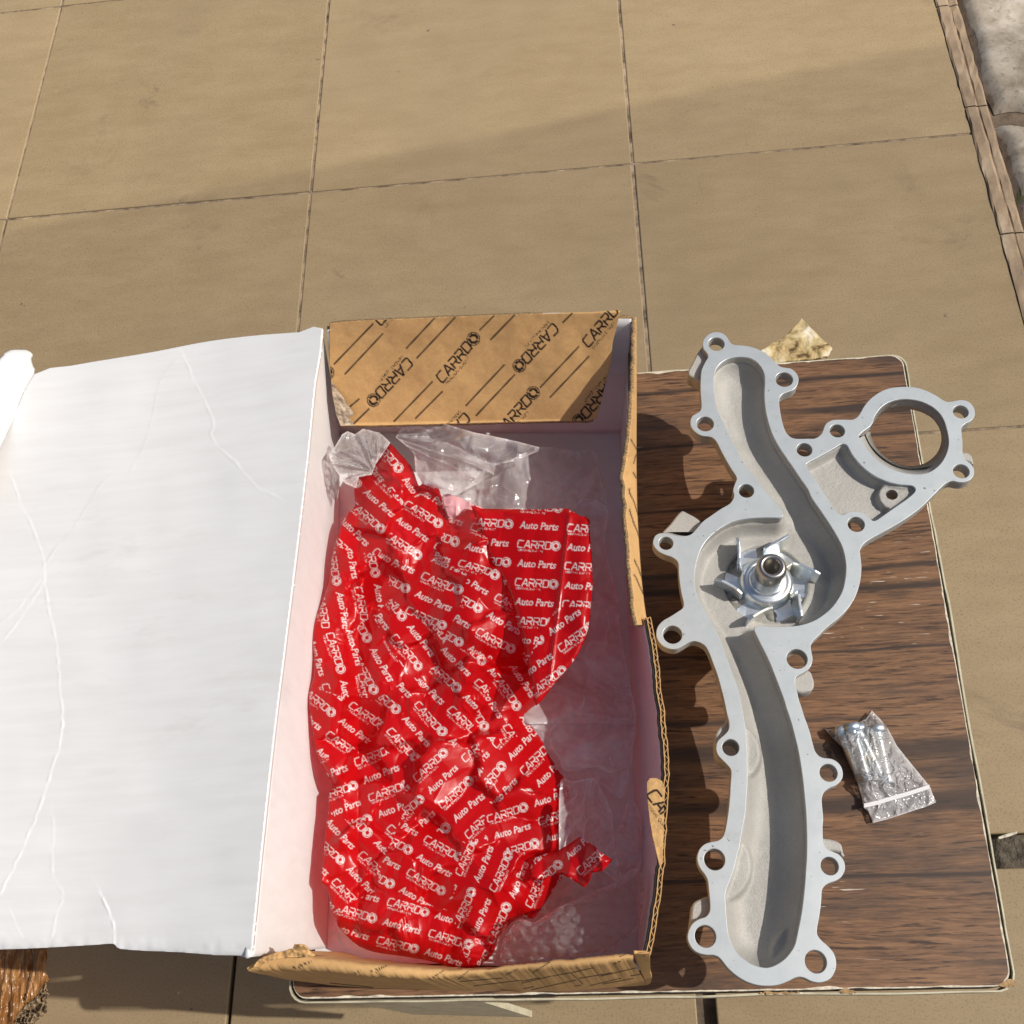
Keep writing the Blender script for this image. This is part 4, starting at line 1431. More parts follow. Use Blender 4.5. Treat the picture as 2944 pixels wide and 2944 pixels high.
# right wall: lower part upright, upper strip torn and leaning in so that its printed outside shows
RB = [(1795, 1240), (1806, 1500), (1816, 1800), (1826, 2100), (1832, 2400), (1838, 2600), (1846, 2775)]
RT1 = np.vstack([px('c3', [(1698, 112), (1692, 250), (1688, 400), (1676, 560), (1666, 680), (1655, 770), (1643, 850), (1632, 900), (1640, 985), (1648, 1060), (1652, 1160), (1660, 1260), (1667, 1360), (1675, 1460), (1683, 1550), (1692, 1620), (1702, 1668)])])
RM1 = px('c3', [(1702, 112), (1702, 250), (1702, 400), (1702, 560), (1701, 680), (1701, 770), (1701, 850), (1702, 900), (1703, 985), (1704, 1060), (1708, 1160), (1713, 1260), (1720, 1360), (1728, 1460), (1738, 1550), (1748, 1620), (1755, 1668)])
RT2 = np.vstack([px('c3', [(1755, 1640), (1772, 1622), (1786, 1680), (1800, 1760), (1808, 1840)]), px('c4', [(1818, 150), (1828, 260), (1840, 350), (1852, 470), (1862, 580), (1866, 660), (1862, 740), (1852, 900), (1848, 1000), (1842, 1130), (1826, 1260), (1808, 1370), (1790, 1470), (1778, 1540), (1768, 1590)])])


def jag(P, amp, seed):
    P = resample(P, 260)
    k = np.arange(len(P))
    P[:, 0] += amp * fbm(k * .17, k * 0., seed, 4)
    return P


t1 = jag(RT1, 2.2, 4)
m1 = resample(RM1, 260)
zt = TZ + BH - .002 - .004 * smooth01(np.linspace(0, 1, 260) * 1.2 - .2)
T1 = at(t1[:, 0], t1[:, 1], zt)
M1 = at(m1[:, 0], m1[:, 1], np.full(260, TZ + .088))
RBp = np.array(RB, float)
yb = np.linspace(1240, 1800, 260)
B1 = at(np.interp(yb, RBp[:, 1], RBp[:, 0]), yb, np.full(260, TZ + .001))
SLP = [((1700, 835), (1665, 780)), ((1712, 1165), (1662, 1030)), ((1728, 1300), (1662, 1130)), ((1740, 1480), (1690, 1370)), ((1735, 1530), (1690, 1440)), ((1700, 980), (1685, 950)), ((1683, 905), (1697, 860))]
SLX = [tuple(map(tuple, px('c3', s_))) for s_ in SLP]


def strip_print(u, v):
    x = np.interp(u, np.linspace(0, 1, 260), t1[:, 0]) * (1 - v) + np.interp(u, np.linspace(0, 1, 260), m1[:, 0]) * v
    y = np.interp(u, np.linspace(0, 1, 260), t1[:, 1]) * (1 - v) + np.interp(u, np.linspace(0, 1, 260), m1[:, 1]) * v
    return np.clip(.5 - stroke_cov(x, y, SLX, 3.4) / 1.2, 0, 1)


ruled('right_wall_strip', T1, M1, [MAT['kraft'], MAT['white'], MAT['rim']], carton, 320, 12, prt=strip_print, solid=(.0026, 1), flip=True)
ruled('right_wall', M1, B1, [MAT['white'], MAT['kraft_plain'], MAT['rim']], carton, 200, 16, solid=(.003, 1))
t2 = jag(RT2, 1.6, 9)
T2 = at(t2[:, 0], t2[:, 1], np.full(260, TZ + .104) - .006 * smooth01(np.linspace(0, 1, 260) * 2 - 1))
yb = np.linspace(1780, 2775, 260)
B2 = at(np.interp(yb, RBp[:, 1], RBp[:, 0]), yb, np.full(260, TZ + .001))
ruled('right_wall', T2, B2, [MAT['white'], MAT['kraft_plain'], MAT['core']], carton, 260, 18, solid=(.0020, 1),
      bulge=lambda u, v: np.stack([.006 * np.sin(v * math.pi) * np.sin(u * math.pi), 0 * u * v, 0 * u * v], -1))
# fluted edge along the torn top of that wall
cent = T2 + np.array([.0010, 0, .0004])
L_ = np.r_[0, np.cumsum(np.linalg.norm(np.diff(cent, axis=0), axis=1))]
s_ = np.linspace(0, L_[-1], 900)
C_ = np.stack([np.interp(s_, L_, cent[:, k]) for k in range(3)], -1)
wv = .0008 * np.sin(s_ / .0062 * 2 * math.pi)
V, F = [], []
for k in range(900):
    V += [(C_[k, 0] + wv[k] - .0002, C_[k, 1], C_[k, 2] + .0003), (C_[k, 0] + wv[k] + .0002, C_[k, 1], C_[k, 2] + .0003)]
for k in range(899):
    F.append((2 * k, 2 * k + 1, 2 * k + 3, 2 * k + 2))
for sgn in (-.0010, .0010):
    b0 = len(V)
    for k in range(0, 900, 3):
        V += [(C_[k, 0] + sgn - .00025, C_[k, 1], C_[k, 2] + .0004), (C_[k, 0] + sgn + .00025, C_[k, 1], C_[k, 2] + .0004)]
    for k in range(299):
        F.append((b0 + 2 * k, b0 + 2 * k + 1, b0 + 2 * k + 3, b0 + 2 * k + 2))
pydata('fluted_edge', V, F, MAT['kraft_plain'], carton)

# torn printed tongue bent in over the right wall
TON = px('c4', [(1772, 712), (1790, 690), (1822, 690), (1850, 705), (1862, 735), (1860, 840), (1858, 980), (1852, 1100), (1842, 1150), (1825, 1080), (1805, 1000), (1788, 900), (1776, 800)])
tq = px('c4', [(1752, 770), (1772, 760)])


def ton_print(x, y):
    return stamp_at(x, y, tq[0][0] + 10, tq[0][1] + 4, 52, 1.35)


patch('torn_tongue', TON, 2.0, lambda x, y, d: TZ + .115 + .0004 * fbm(x * .04, y * .04, 3), [MAT['kraft'], MAT['kraft_plain']], carton, ton_print, solid=(.0012, -1))

# front wall: rolled-over printed panel
FT = np.vstack([px('fb', [(40, 330), (140, 252), (230, 232), (330, 215), (400, 232), (500, 262), (700, 284), (900, 306), (1200, 330), (1500, 348), (1700, 338)]), px('fr', [(0, 104), (300, 74), (700, 34), (1050, 2), (1240, -8)])])
FLo = np.vstack([px('fb', [(45, 362), (150, 350), (280, 346), (500, 352), (800, 386), (1100, 402), (1300, 416), (1500, 402), (1720, 380)]), px('fr', [(0, 185), (300, 165), (700, 130), (1050, 95), (1240, 70)])])
FBo = np.vstack([px('fb', [(320, 420), (600, 455), (900, 475), (1300, 490), (1600, 492), (1800, 485)]), px('fr', [(0, 412), (400, 410), (800, 385), (1100, 362), (1300, 348), (1392, 340)])])
nn = 720
a_, b_, c_ = resample(FT, nn), resample(FLo, nn), resample(FBo, nn)
tt = np.linspace(0, 1, nn)
a_[:, 1] += 2.0 * fbm(tt * 30, tt * 0, 3, 3)
b_[:, 1] += 2.0 * fbm(tt * 50, tt * 0, 5, 3)
zA = np.full(nn, TZ + .106) - .010 * np.exp(-((tt - .62) / .18) ** 2)
A3, B3 = at(a_[:, 0], a_[:, 1], zA), at(b_[:, 0], b_[:, 1], zA - .001)
C3 = at(c_[:, 0], c_[:, 1], np.full(nn, TZ + .002))
inner = A3.copy()
inner[:, 2] = TZ + .003
inner[:, 1] += .006
rows_ = [inner * .97 + A3 * .03, inner * .4 + A3 * .6]
rows_[0][:, 1] = inner[:, 1]
for t in np.linspace(0, 1, 9):
    m_ = A3 * (1 - t) + B3 * t
    m_[:, 2] += .0035 * np.sqrt(np.clip(1 - (2 * t - 1) ** 2, 0, 1))
    rows_.append(m_)
for t in np.linspace(.025, 1, 40):
    rows_.append(B3 * (1 - t) + C3 * t)
R_ = np.array(rows_)
Vf = R_.reshape(-1, 3)
idx = np.arange(len(Vf)).reshape(len(rows_), nn)
Q = np.stack([idx[:-1, :-1], idx[1:, :-1], idx[1:, 1:], idx[:-1, 1:]], -1).reshape(-1, 4)


def proj(W):
    v = (W - np.array([0, 0, CAM_Z])) @ RM
    return CEN + FOC * v[:, 0] / -v[:, 2], CEN - FOC * v[:, 1] / -v[:, 2]


fx, fy = proj(Vf)
FS = [('fr', s) for s in [((120, 205), (240, 130)), ((240, 130), (310, 85)), ((1025, 110), (1120, 60)), ((1090, 25), (1160, -10)), ((340, 240), (640, 185)), ((620, 185), (790, 150)), ((640, 265), (1000, 205)), ((880, 240), (1270, 150)), ((0, 320), (330, 240)), ((20, 380), (130, 358)), ((110, 392), (600, 285)), ((550, 205), (680, 330)), ((590, 350), (660, 340)), ((760, 345), (1100, 265)), ((900, 330), (1240, 265)), ((1210, 238), (1320, 220)), ((0, 300), (200, 258))]] + \
     [('fb', s) for s in [((770, 375), (810, 355)), ((330, 340), (470, 290)), ((380, 335), (440, 300)), ((880, 360), (960, 330)), ((920, 365), (990, 320)), ((1300, 412), (1390, 352)), ((1490, 415), (1560, 358)), ((290, 225), (330, 240)), ((360, 235), (470, 250)), ((150, 240), (190, 250)), ((1820, 385), (1900, 345)), ((600, 440), (900, 470)), ((1500, 430), (1800, 405)), ((1600, 460), (1932, 420))]]
FSP = [tuple(map(tuple, px(c, s))) for c, s in FS]
fp = np.clip(.5 - stroke_cov(fx, fy, FSP, 2.6) / 1.2, 0, 1)
o = quads_np('front_wall', Vf, Q, [MAT['kraft']], carton, {'print': fp})
# front right corner post where the wall folds round
cp = px('fr', [(1240, -6), (1320, -20), (1410, -30), (1425, 60), (1430, 200), (1448, 260), (1430, 320), (1392, 340), (1340, 230), (1290, 120)])
patch('corner_fold', cp, 1.6, lambda x, y, d: TZ + .104 - .098 * np.clip((y - 2742) / 92, 0, 1), MAT['kraft_plain'], carton, solid=(.0015, -1))
# torn flake at the front left corner
cf = px('fb', [(60, 345), (100, 280), (200, 235), (340, 205), (352, 172), (400, 168), (440, 200), (500, 250), (440, 262), (300, 262), (160, 290)])
patch('torn_flake', cf, 1.8, lambda x, y, d: TZ + .1145 + .002 * fbm(x * .03, y * .03, 5) + .004 * smooth01((2735 - y) / 20), MAT['kraft_plain'], carton, solid=(.001, -1))

# ================================================================== red printed bag lying in the box
bag = empty('red_plastic_bag', at(1300, 2000, TZ + .01), 'crumpled glossy red plastic bag printed with white lettering inside the open box', 'plastic bag')
OUTB = np.vstack([
    px('c3', [(475, 745), (520, 790), (575, 850), (600, 900), (622, 962), (640, 948), (690, 955), (720, 970), (735, 1010), (750, 1070), (790, 1130), (850, 1075), (890, 1062), (940, 1075), (1100, 1078), (1250, 1078), (1370, 1075), (1430, 1110), (1480, 1125), (1485, 1160), (1492, 1300), (1500, 1450), (1490, 1560), (1480, 1680), (1440, 1780), (1400, 1850)]),
    px('c4', [(1330, 186), (1290, 240), (1240, 300), (1165, 370), (1200, 430), (1240, 490), (1270, 560), (1310, 620), (1350, 680), (1380, 750), (1390, 830), (1400, 900), (1395, 960), (1385, 1020), (1350, 1130), (1345, 1195), (1310, 1240), (1280, 1290), (1240, 1350), (1200, 1400), (1120, 1400), (1060, 1450), (1020, 1510), (1000, 1570), (930, 1640), (870, 1655), (800, 1650), (700, 1620), (600, 1600), (500, 1585), (400, 1570), (320, 1540), (250, 1480), (200, 1420), (175, 1340), (160, 1240), (130, 1210), (140, 1100), (150, 960), (165, 860), (170, 760), (196, 735), (150, 660), (110, 580), (90, 480), (75, 380), (65, 280), (90, 180), (95, 80)]),
    px('c3', [(85, 1746), (95, 1650), (130, 1560), (165, 1450), (180, 1340), (200, 1260), (230, 1160), (270, 1090), (300, 1060), (295, 990), (310, 920), (380, 905), (400, 850), (440, 790)])])
# creased facets: where, reading direction of the print, and how the facet tilts
SEEDS = [('c3', 520, 840, 52, 0, .3, .004), ('c3', 440, 980, 48, .2, .3, .002), ('c3', 680, 1020, 60, -.4, 0, -.002), ('c3', 360, 1110, 42, .3, .1, .002), ('c3', 590, 1150, 33, .1, .2, .001),
         ('c3', 850, 1180, 14, -.1, .3, 0), ('c3', 230, 1330, 78, .5, 0, .002), ('c3', 330, 1260, 60, .1, .2, -.004), ('c3', 640, 1330, 26, -.2, .1, .002), ('c3', 860, 1330, 22, -.3, -.1, .000), ('c3', 430, 1480, 72, .3, .1, -.003),
         ('c3', 700, 1560, 26, -.3, .1, .001), ('c3', 930, 1520, 24, -.1, -.2, -.002), ('c3', 240, 1620, 80, .4, -.1, .003), ('c3', 360, 1700, 76, .2, .1, .001), ('c3', 560, 1680, 45, -.2, .2, .003), ('c3', 760, 1780, 33, -.3, .1, .000), ('c3', 1000, 1720, 36, -.1, -.3, -.004),
         ('c4', 160, 130, 74, .4, .2, .001), ('c4', 330, 110, 68, .2, .1, .003), ('c4', 470, 60, 52, -.1, .2, .002), ('c4', 640, 90, 42, -.3, .1, -.002), ('c4', 900, 210, 44, -.2, -.3, .004), ('c4', 720, 330, 45, -.2, -.2, .003), ('c4', 1080, 340, 58, .2, -.2, -.002),
         ('c4', 170, 380, 38, .5, -.1, .004), ('c4', 330, 380, 52, .1, -.4, .002), ('c4', 500, 460, 48, -.2, -.3, .004), ('c4', 180, 600, -6, .3, .4, .001), ('c4', 360, 640, -20, -.2, .4, -.006), ('c4', 330, 790, -26, .2, -.2, .002), ('c4', 500, 600, -44, -.5, .2, -.004), ('c4', 740, 690, -43, -.2, -.1, .004),
         ('c4', 480, 860, -35, .2, -.2, .000), ('c4', 880, 880, -42, .1, .2, .001), ('c4', 1080, 600, -48, -.3, .1, .002), ('c4', 1240, 700, -45, -.5, .0, -.001), ('c4', 1200, 850, -18, -.2, -.4, .002), ('c4', 1160, 960, -22, -.1, .1, .003), ('c4', 340, 1010, 45, -.1, -.3, .003), ('c4', 230, 1180, 46, .5, -.1, -.002),
         ('c4', 650, 1020, 36, .1, .3, -.004), ('c4', 560, 1180, 28, .1, -.2, .002), ('c4', 760, 1290, 26, .3, .0, -.004), ('c4', 420, 1370, 14, .1, .2, .000), ('c4', 620, 1470, 17, .0, .3, .002), ('c4', 420, 1530, 15, .1, .5, -.003), ('c4', 1050, 1130, -52, .3, .1, .006), ('c4', 960, 1380, -74, .2, .1, .004), ('c4', 1130, 1290, -62, -.4, .1, .000), ('c4', 1240, 1230, -60, -.5, .2, -.003), ('c4', 850, 1560, 60, .2, .3, -.004), ('c4', 190, 900, 80, .6, 0, -.006)]
SP = np.array([px(s_[0], [(s_[1], s_[2])])[0] for s_ in SEEDS])
SA = np.radians([s_[3] for s_ in SEEDS])
SG = np.array([[s_[4], s_[5]] for s_ in SEEDS])
SH = np.array([s_[6] for s_ in SEEDS])
OFFS = RNG.uniform(0, 279, (len(SEEDS), 2))


def facets(x, y):
    wx = x + 16 * vnoise(x * .012, y * .012, 31) + 5 * vnoise(x * .05, y * .05, 32)
    wy = y + 16 * vnoise(x * .012 + 9, y * .012, 33) + 5 * vnoise(x * .05, y * .05 + 4, 34)
    d = np.sqrt((wx[:, None] - SP[None, :, 0]) ** 2 + (wy[:, None] - SP[None, :, 1]) ** 2)
    return d


PRN = [('c3', 500, 860, 52), ('c3', 400, 1080, 42), ('c3', 620, 1180, 33), ('c3', 880, 1250, 18), ('c3', 250, 1500, 79), ('c3', 700, 1500, 25), ('c3', 950, 1600, 28), ('c3', 520, 1750, 52),
       ('c4', 220, 120, 74), ('c4', 420, 60, 60), ('c4', 820, 230, 44), ('c4', 600, 400, 46), ('c4', 1090, 340, 58), ('c4', 200, 400, 38), ('c4', 330, 700, -22), ('c4', 760, 760, -42),
       ('c4', 1150, 640, -46), ('c4', 1200, 900, -18), ('c4', 300, 1080, 45), ('c4', 620, 1160, 28), ('c4', 520, 1450, 16), ('c4', 1000, 1250, -66)]
PP = np.array([px(q[0], [(q[1], q[2])])[0] for q in PRN])
PA = np.radians([q[3] for q in PRN])


def bag_print(x, y):
    out = np.zeros(len(x))
    for a in range(0, len(x), 60000):
        X_, Y_ = x[a:a + 60000], y[a:a + 60000]
        wx = X_ + 14 * vnoise(X_ * .012, Y_ * .012, 31)
        wy = Y_ + 14 * vnoise(X_ * .012 + 9, Y_ * .012, 33)
        k = ((wx[:, None] - PP[None, :, 0]) ** 2 + (wy[:, None] - PP[None, :, 1]) ** 2).argmin(1)
        c, s = np.cos(PA[k]), np.sin(PA[k])
        u = (X_ - PP[k, 0]) * c + (Y_ - PP[k, 1]) * s + OFFS[k, 0] + 2.0 * vnoise(X_ * .02, Y_ * .02, 61)
        v = -(X_ - PP[k, 0]) * s + (Y_ - PP[k, 1]) * c + OFFS[k, 1] + 4.0 * vnoise(X_ * .012, Y_ * .012, 62)
        out[a:a + 60000] = sample(BAG, u * RES, v * RES, True)
    return out


def bag_z(x, y, d):
    z = np.zeros(len(x))
    for a in range(0, len(x), 60000):
        X_, Y_ = x[a:a + 60000], y[a:a + 60000]
        D = facets(X_, Y_)
        m = D.min(1, keepdims=True)
        w = np.exp(-(D - m) / 7.0)
        w /= w.sum(1, keepdims=True)
        h = SH[None] + (SG[None, :, 0] * (X_[:, None] - SP[None, :, 0]) + SG[None, :, 1] * (Y_[:, None] - SP[None, :, 1])) * .000225
        srt = np.sort(D, 1)
        crease = np.exp(-(srt[:, 1] - srt[:, 0]) / 7.0)
        z[a:a + 60000] = (w * h).sum(1) + .0011 * crease * vnoise(X_ * .02, Y_ * .02, 71)
    edge = .034 + .036 * np.clip((1030 - x) / 140, 0, 1) + .016 * smooth01((1700 - y) / 250)
    dome = .024 * smooth01((x - 1180) / 200) * smooth01((2080 - y) / 260) * (1 - np.exp(-d / 60.0)) + .020 * (1 - np.exp(-d / 55.0)) + .010 * np.exp(-((y - 1850) / 420) ** 2 - ((x - 1230) / 220) ** 2)
    msk = smooth01(vnoise(x * .006, y * .006, 91) * 1.2 + .35)
    wr = .0048 * tri(x / 140, y / 140, 3) + .0012 * tri(x / 62 + y / 160, y / 66, 13) + .0004 * msk * tri(x / 26, y / 26, 23) + .0006 * msk * ridge(x * .035, y * .014, 33)
    roll = -.004 * np.exp(-d / 5.0)
    return TZ + edge + dome + (z + wr) * (1 - np.exp(-d / 14.0)) + roll


patch('bag_body', catmull(OUTB, 2), 2.2, bag_z, MAT['red'], bag, bag_print)

# the part folded over at the upper right, lying on the body, print nearly level
FOL = np.vstack([px('c3', [(885, 1060), (940, 1075), (1100, 1078), (1250, 1078), (1370, 1075), (1430, 1110), (1480, 1125), (1487, 1200), (1494, 1300), (1500, 1450), (1490, 1560), (1478, 1680), (1440, 1780), (1400, 1850)]), px('c4', [(1330, 186), (1280, 250), (1215, 325), (1195, 250), (1170, 120)]), px('c3', [(1150, 1760), (1120, 1660), (1075, 1510), (1020, 1390), (970, 1300), (930, 1180)])])
f0 = px('c3', [(905, 1160)])[0]


def fold_print(x, y):
    a = np.where(x - f0[0] > 300 - (y - 1500) * .35, np.radians(-22), np.radians(3.5))
    right = np.clip((x - f0[0] - 250 + np.abs(y - 1500) * .1), 0, None)
    a = np.radians(3.5)
    low = (y > 1745) & (x > 1600 - (y - 1745) * .55)
    a = np.where(low, np.radians(-36), a)
    u = (x - f0[0]) * np.cos(a) + (y - f0[1]) * np.sin(a) + 20
    v = -(x - f0[0]) * np.sin(a) + (y - f0[1]) * np.cos(a) + 34
    return sample(BAG, u * RES, v * RES, True)


def fold_z(x, y, d):
    cz = .0018 * np.exp(-np.abs((x - 1640) + .12 * (y - 1460)) / 8) + .0022 * tri(x / 110, y / 190, 43) + .0008 * tri(x / 45, y / 60, 44)
    side = np.clip((x - 1400) / 270, 0, 1)
    return TZ + .079 + .003 * np.exp(-((y - 1650) / 200) ** 2) + .014 * side + cz * (1 - np.exp(-d / 10)) - .003 * np.exp(-d / 6)


patch('folded_mouth', catmull(FOL, 2), 2.2, fold_z, MAT['red'], bag, fold_print)
# torn tail at the lower right
TAI = px('b1', [(560, 800), (600, 700), (700, 660), (800, 640), (900, 580), (1020, 500), (1090, 545), (1160, 590), (1220, 650), (1325, 715), (1270, 780), (1230, 820), (1135, 835), (1110, 920), (1060, 972), (1000, 930), (930, 890), (860, 850), (760, 860), (640, 900), (570, 880)])
tf = px('b1', [(800, 830)])[0]


def tail_print(x, y):
    a = np.radians(-42)
    u = (x - tf[0]) * np.cos(a) + (y - tf[1]) * np.sin(a) + 6 + 92
    v = -(x - tf[0]) * np.sin(a) + (y - tf[1]) * np.cos(a) + 36
    return sample(BAG, u * RES, v * RES, True)


patch('torn_tail', TAI, 1.8, lambda x, y, d: TZ + .060 + .004 * tri(x / 50, y / 50, 53) + .020 * np.clip((x - 1560) / 160, 0, 1) - .002 * np.exp(-d / 5), MAT['red'], bag, tail_print)
# pale inner side showing at the torn mouth
PNK = px('c3', [(742, 1005), (770, 1000), (830, 1020), (880, 1045), (950, 1076), (905, 1085), (860, 1075), (830, 1085), (800, 1132), (770, 1110), (752, 1060)])
patch('inner_side', PNK, 2.0, lambda x, y, d: TZ + .062 + .002 * ridge(x * .03, y * .03, 5), MAT['pink'], bag)

# ================================================================== clear polythene in the box
poly = empty('clear_polythene_bag', at(1550, 1500, TZ + .01), 'torn clear polythene bag crumpled around the red bag in the box', 'polythene bag')


def film_part(name, poly_, zc, amp, seed, sc=.012, cell=3.0, focus=None, mat='film'):
    fo = px(*focus)[0] if focus else np.array([1500., 1500.])

    def fold(x, y):
        a_, r_ = np.arctan2(y - fo[1], x - fo[0]), np.hypot(x - fo[0], y - fo[1])
        return ridge(a_ * 5.5 + .5 * vnoise(r_ * .008, a_ * 2, seed + 5), r_ * .005, seed + 4)

    def z(x, y, d):
        r = amp * (1.5 * tri(x * sc * .7, y * sc * .7, seed) + .7 * tri(x * sc * 1.8, y * sc * 1.8, seed + 1) + .28 * tri(x * sc * 4.2, y * sc * 4.2, seed + 2) + .25 * ridge(x * sc * 2, y * sc * 2, seed + 3) + (.9 * fold(x, y) if focus else 0))
        e = .0016 * vnoise(x * .06, y * .06, seed + 7) * np.exp(-d / 10)
        return TZ + zc(x, y) + r * (1 - .6 * np.exp(-d / 12)) + e
    return patch(name, poly_, cell, z, MAT[mat], poly, edgef=(lambda x, y: .5 * np.clip((fold(x, y) - .88) / .12, 0, 1) ** 1.5) if focus else None)


film_part('gathered_corner', px('c3', [(168, 800), (200, 760), (235, 700), (262, 685), (300, 700), (340, 672), (425, 690), (478, 742), (440, 800), (405, 850), (385, 905), (320, 912), (305, 972), (250, 948), (200, 880), (176, 830)]), lambda x, y: .055 + .035 * np.clip((1080 - x) / 140, 0, 1), .0050, 3, .016, 2.0, focus=('c3', [(395, 890)]))
film_part('torn_mouth', catmull(px('c3', [(505, 715), (540, 655), (600, 628), (680, 615), (760, 650), (900, 690), (1010, 712), (1100, 732), (1230, 765), (1225, 785), (1120, 830), (1010, 855), (1000, 905), (960, 880), (900, 930), (860, 975), (780, 985), (700, 970), (640, 950), (605, 880), (600, 800), (560, 760)]), 1), lambda x, y: .066 + .010 * np.sin(x * .01), .0050, 9, .010, 2.0, focus=('c3', [(430, 700)]))
film_part('neck_panel', catmull(px('c3', [(600, 800), (760, 740), (1000, 850), (1230, 765), (1400, 785), (1510, 790), (1535, 900), (1572, 1065), (1500, 1150), (1380, 1120), (1000, 1110), (880, 1080), (800, 1130), (740, 1010), (640, 950)]), 3), lambda x, y: .048 - .030 * np.clip((x - 1450) / 260, 0, 1), .0045, 14, .009, 2.4, focus=('c3', [(1750, 520)]))
film_part('draped_panel', catmull(np.vstack([px('c3', [(1380, 1090), (1572, 1065), (1560, 1250), (1620, 1500), (1640, 1700)]), px('c4', [(1690, 220), (1720, 385), (1700, 560), (1660, 780), (1590, 760), (1500, 692), (1395, 712), (1240, 560), (1120, 380), (1280, 100)])]), 3), lambda x, y: .030 - .008 * np.clip((x - 1600) / 150, 0, 1), .0050, 22, .0070, 2.6, focus=('c4', [(1960, 420)]), mat='haze_film')
film_part('lower_panel', catmull(px('c4', [(1340, 700), (1395, 708), (1500, 692), (1545, 745), (1600, 880), (1610, 1040), (1645, 1190), (1600, 1200), (1540, 1150), (1420, 1120), (1340, 1100), (1330, 900)]), 3), lambda x, y: .046 - .014 * np.clip((x - 1600) / 160, 0, 1), .0040, 27, .009, 2.2, focus=('c4', [(1480, 560)]), mat='haze_film')
film_part('side_panel', catmull(px('c4', [(1180, 1180), (1340, 1100), (1600, 1000), (1680, 800), (1745, 900), (1740, 1150), (1600, 1250), (1450, 1300), (1250, 1380)]), 3), lambda x, y: .020 + 0 * x, .0040, 35, .010, 3.0, mat='haze_film')

# bubble wrap crumpled in the near right corner
BUB = np.vstack([px('b1', [(285, 1600), (300, 1480), (380, 1350), (470, 1262), (585, 1295), (660, 1260), (760, 1190), (900, 1120), (1050, 1070), (1180, 990), (1350, 930), (1500, 800), (1590, 830), (1620, 960), (1600, 1150), (1570, 1300), (1480, 1420), (1370, 1480), (1300, 1585), (1200, 1560), (1050, 1600), (900, 1620), (750, 1610), (600, 1660), (430, 1695), (310, 1690)])])
HEX = []
for jj in range(14):
    for ii in range(16):
        HEX.append((1400 + ii * 37 + (jj % 2) * 18, 2460 + jj * 31))
HEX = np.array(HEX, float) + RNG.normal(0, 4, (len(HEX), 2))


def bub_z(x, y, d):
    z = np.zeros(len(x))
    for cx_, cy_ in HEX:
        r = np.hypot(x - cx_, (y - cy_) * 1.05)
        z = np.maximum(z, .0052 * np.sqrt(np.clip(1 - (r / 18.0) ** 2, 0, 1)))
    base = .046 + .024 * np.exp(-((x - 1560) / 150) ** 2 - ((y - 2660) / 90) ** 2)
    base = base + .007 * tri(x / 75, y / 75, 81) + .0012 * tri(x / 24, y / 24, 83)
    return TZ + base + z - .006 * np.exp(-d / 9)


bw = patch('bubble_wrap', catmull(BUB, 2), 1.8, bub_z, MAT['bubble'])
tag(bw, 'crumpled clear bubble wrap in the near right corner of the open box', 'bubble wrap')

# ================================================================== zip bag with bolts on the stool
zb = empty('zip_bag', at(2540, 2230, TZ), 'small clear zip bag holding plated bolts on the walnut stool top', 'zip bag')
ZO = px('zb', [(300, 490), (400, 482), (500, 478), (640, 440), (720, 400), (790, 370), (835, 310), (870, 265), (910, 310), (950, 345), (1060, 480), (1120, 590), (1170, 690), (1250, 790), (1330, 890), (1420, 1000), (1510, 1110), (1572, 1190), (1600, 1270), (1645, 1372), (1500, 1432), (1350, 1480), (1200, 1530), (1040, 1580), (880, 1620), (850, 1540), (826, 1480), (768, 1438), (760, 1390), (742, 1290), (700, 1150), (650, 1030), (620, 930), (600, 850), (560, 780), (500, 700), (400, 600)])
zc0 = px('zb', [(780, 800)])[0]


def zip_z(x, y, d):
    h = .0150 * (1 - np.exp(-d / 16.0)) * np.exp(-((x - zc0[0]) / 95) ** 2 - ((y - zc0[1]) / 105) ** 2)
    flat = smooth01((y - 2255) / 30)
    w_ = .0018 * ridge(x * .032, y * .026, 61) + .0010 * ridge(x * .075, y * .075, 63) + .00025 * ridge(x * .16, y * .16, 65)
    return TZ + .0036 + h + w_ * (1 - .5 * flat) * (1 - np.exp(-d / 5))


patch('film_front', ZO, 1.5, zip_z, MAT['film2'], zb)
patch('film_back', ZO, 4.0, lambda x, y, d: TZ + .0009 + .0003 * ridge(x * .03, y * .03, 2), MAT['film2'], zb)
for off_ in (0, 24):
    q = px('zb', [(772, 1400 + off_), (900, 1372 + off_), (1100, 1312 + off_), (1300, 1255 + off_), (1560, 1170 + off_)])
    q = catmull(q, 8, False)
    C_ = at(q[:, 0], q[:, 1], np.full(len(q), TZ + .0062))
    V, F = [], []
    for k, c in enumerate(C_):
        for a in range(8):
            t = 2 * math.pi * a / 8
            V.append((c[0], c[1] + .0008 * math.cos(t), c[2] + .0007 * math.sin(t)))
    for k in range(len(C_) - 1):
        for a in range(8):
            F.append((k * 8 + a, k * 8 + (a + 1) % 8, (k + 1) * 8 + (a + 1) % 8, (k + 1) * 8 + a))
    pydata('zip_ridge', V, F, MAT['zipper'], zb, True)


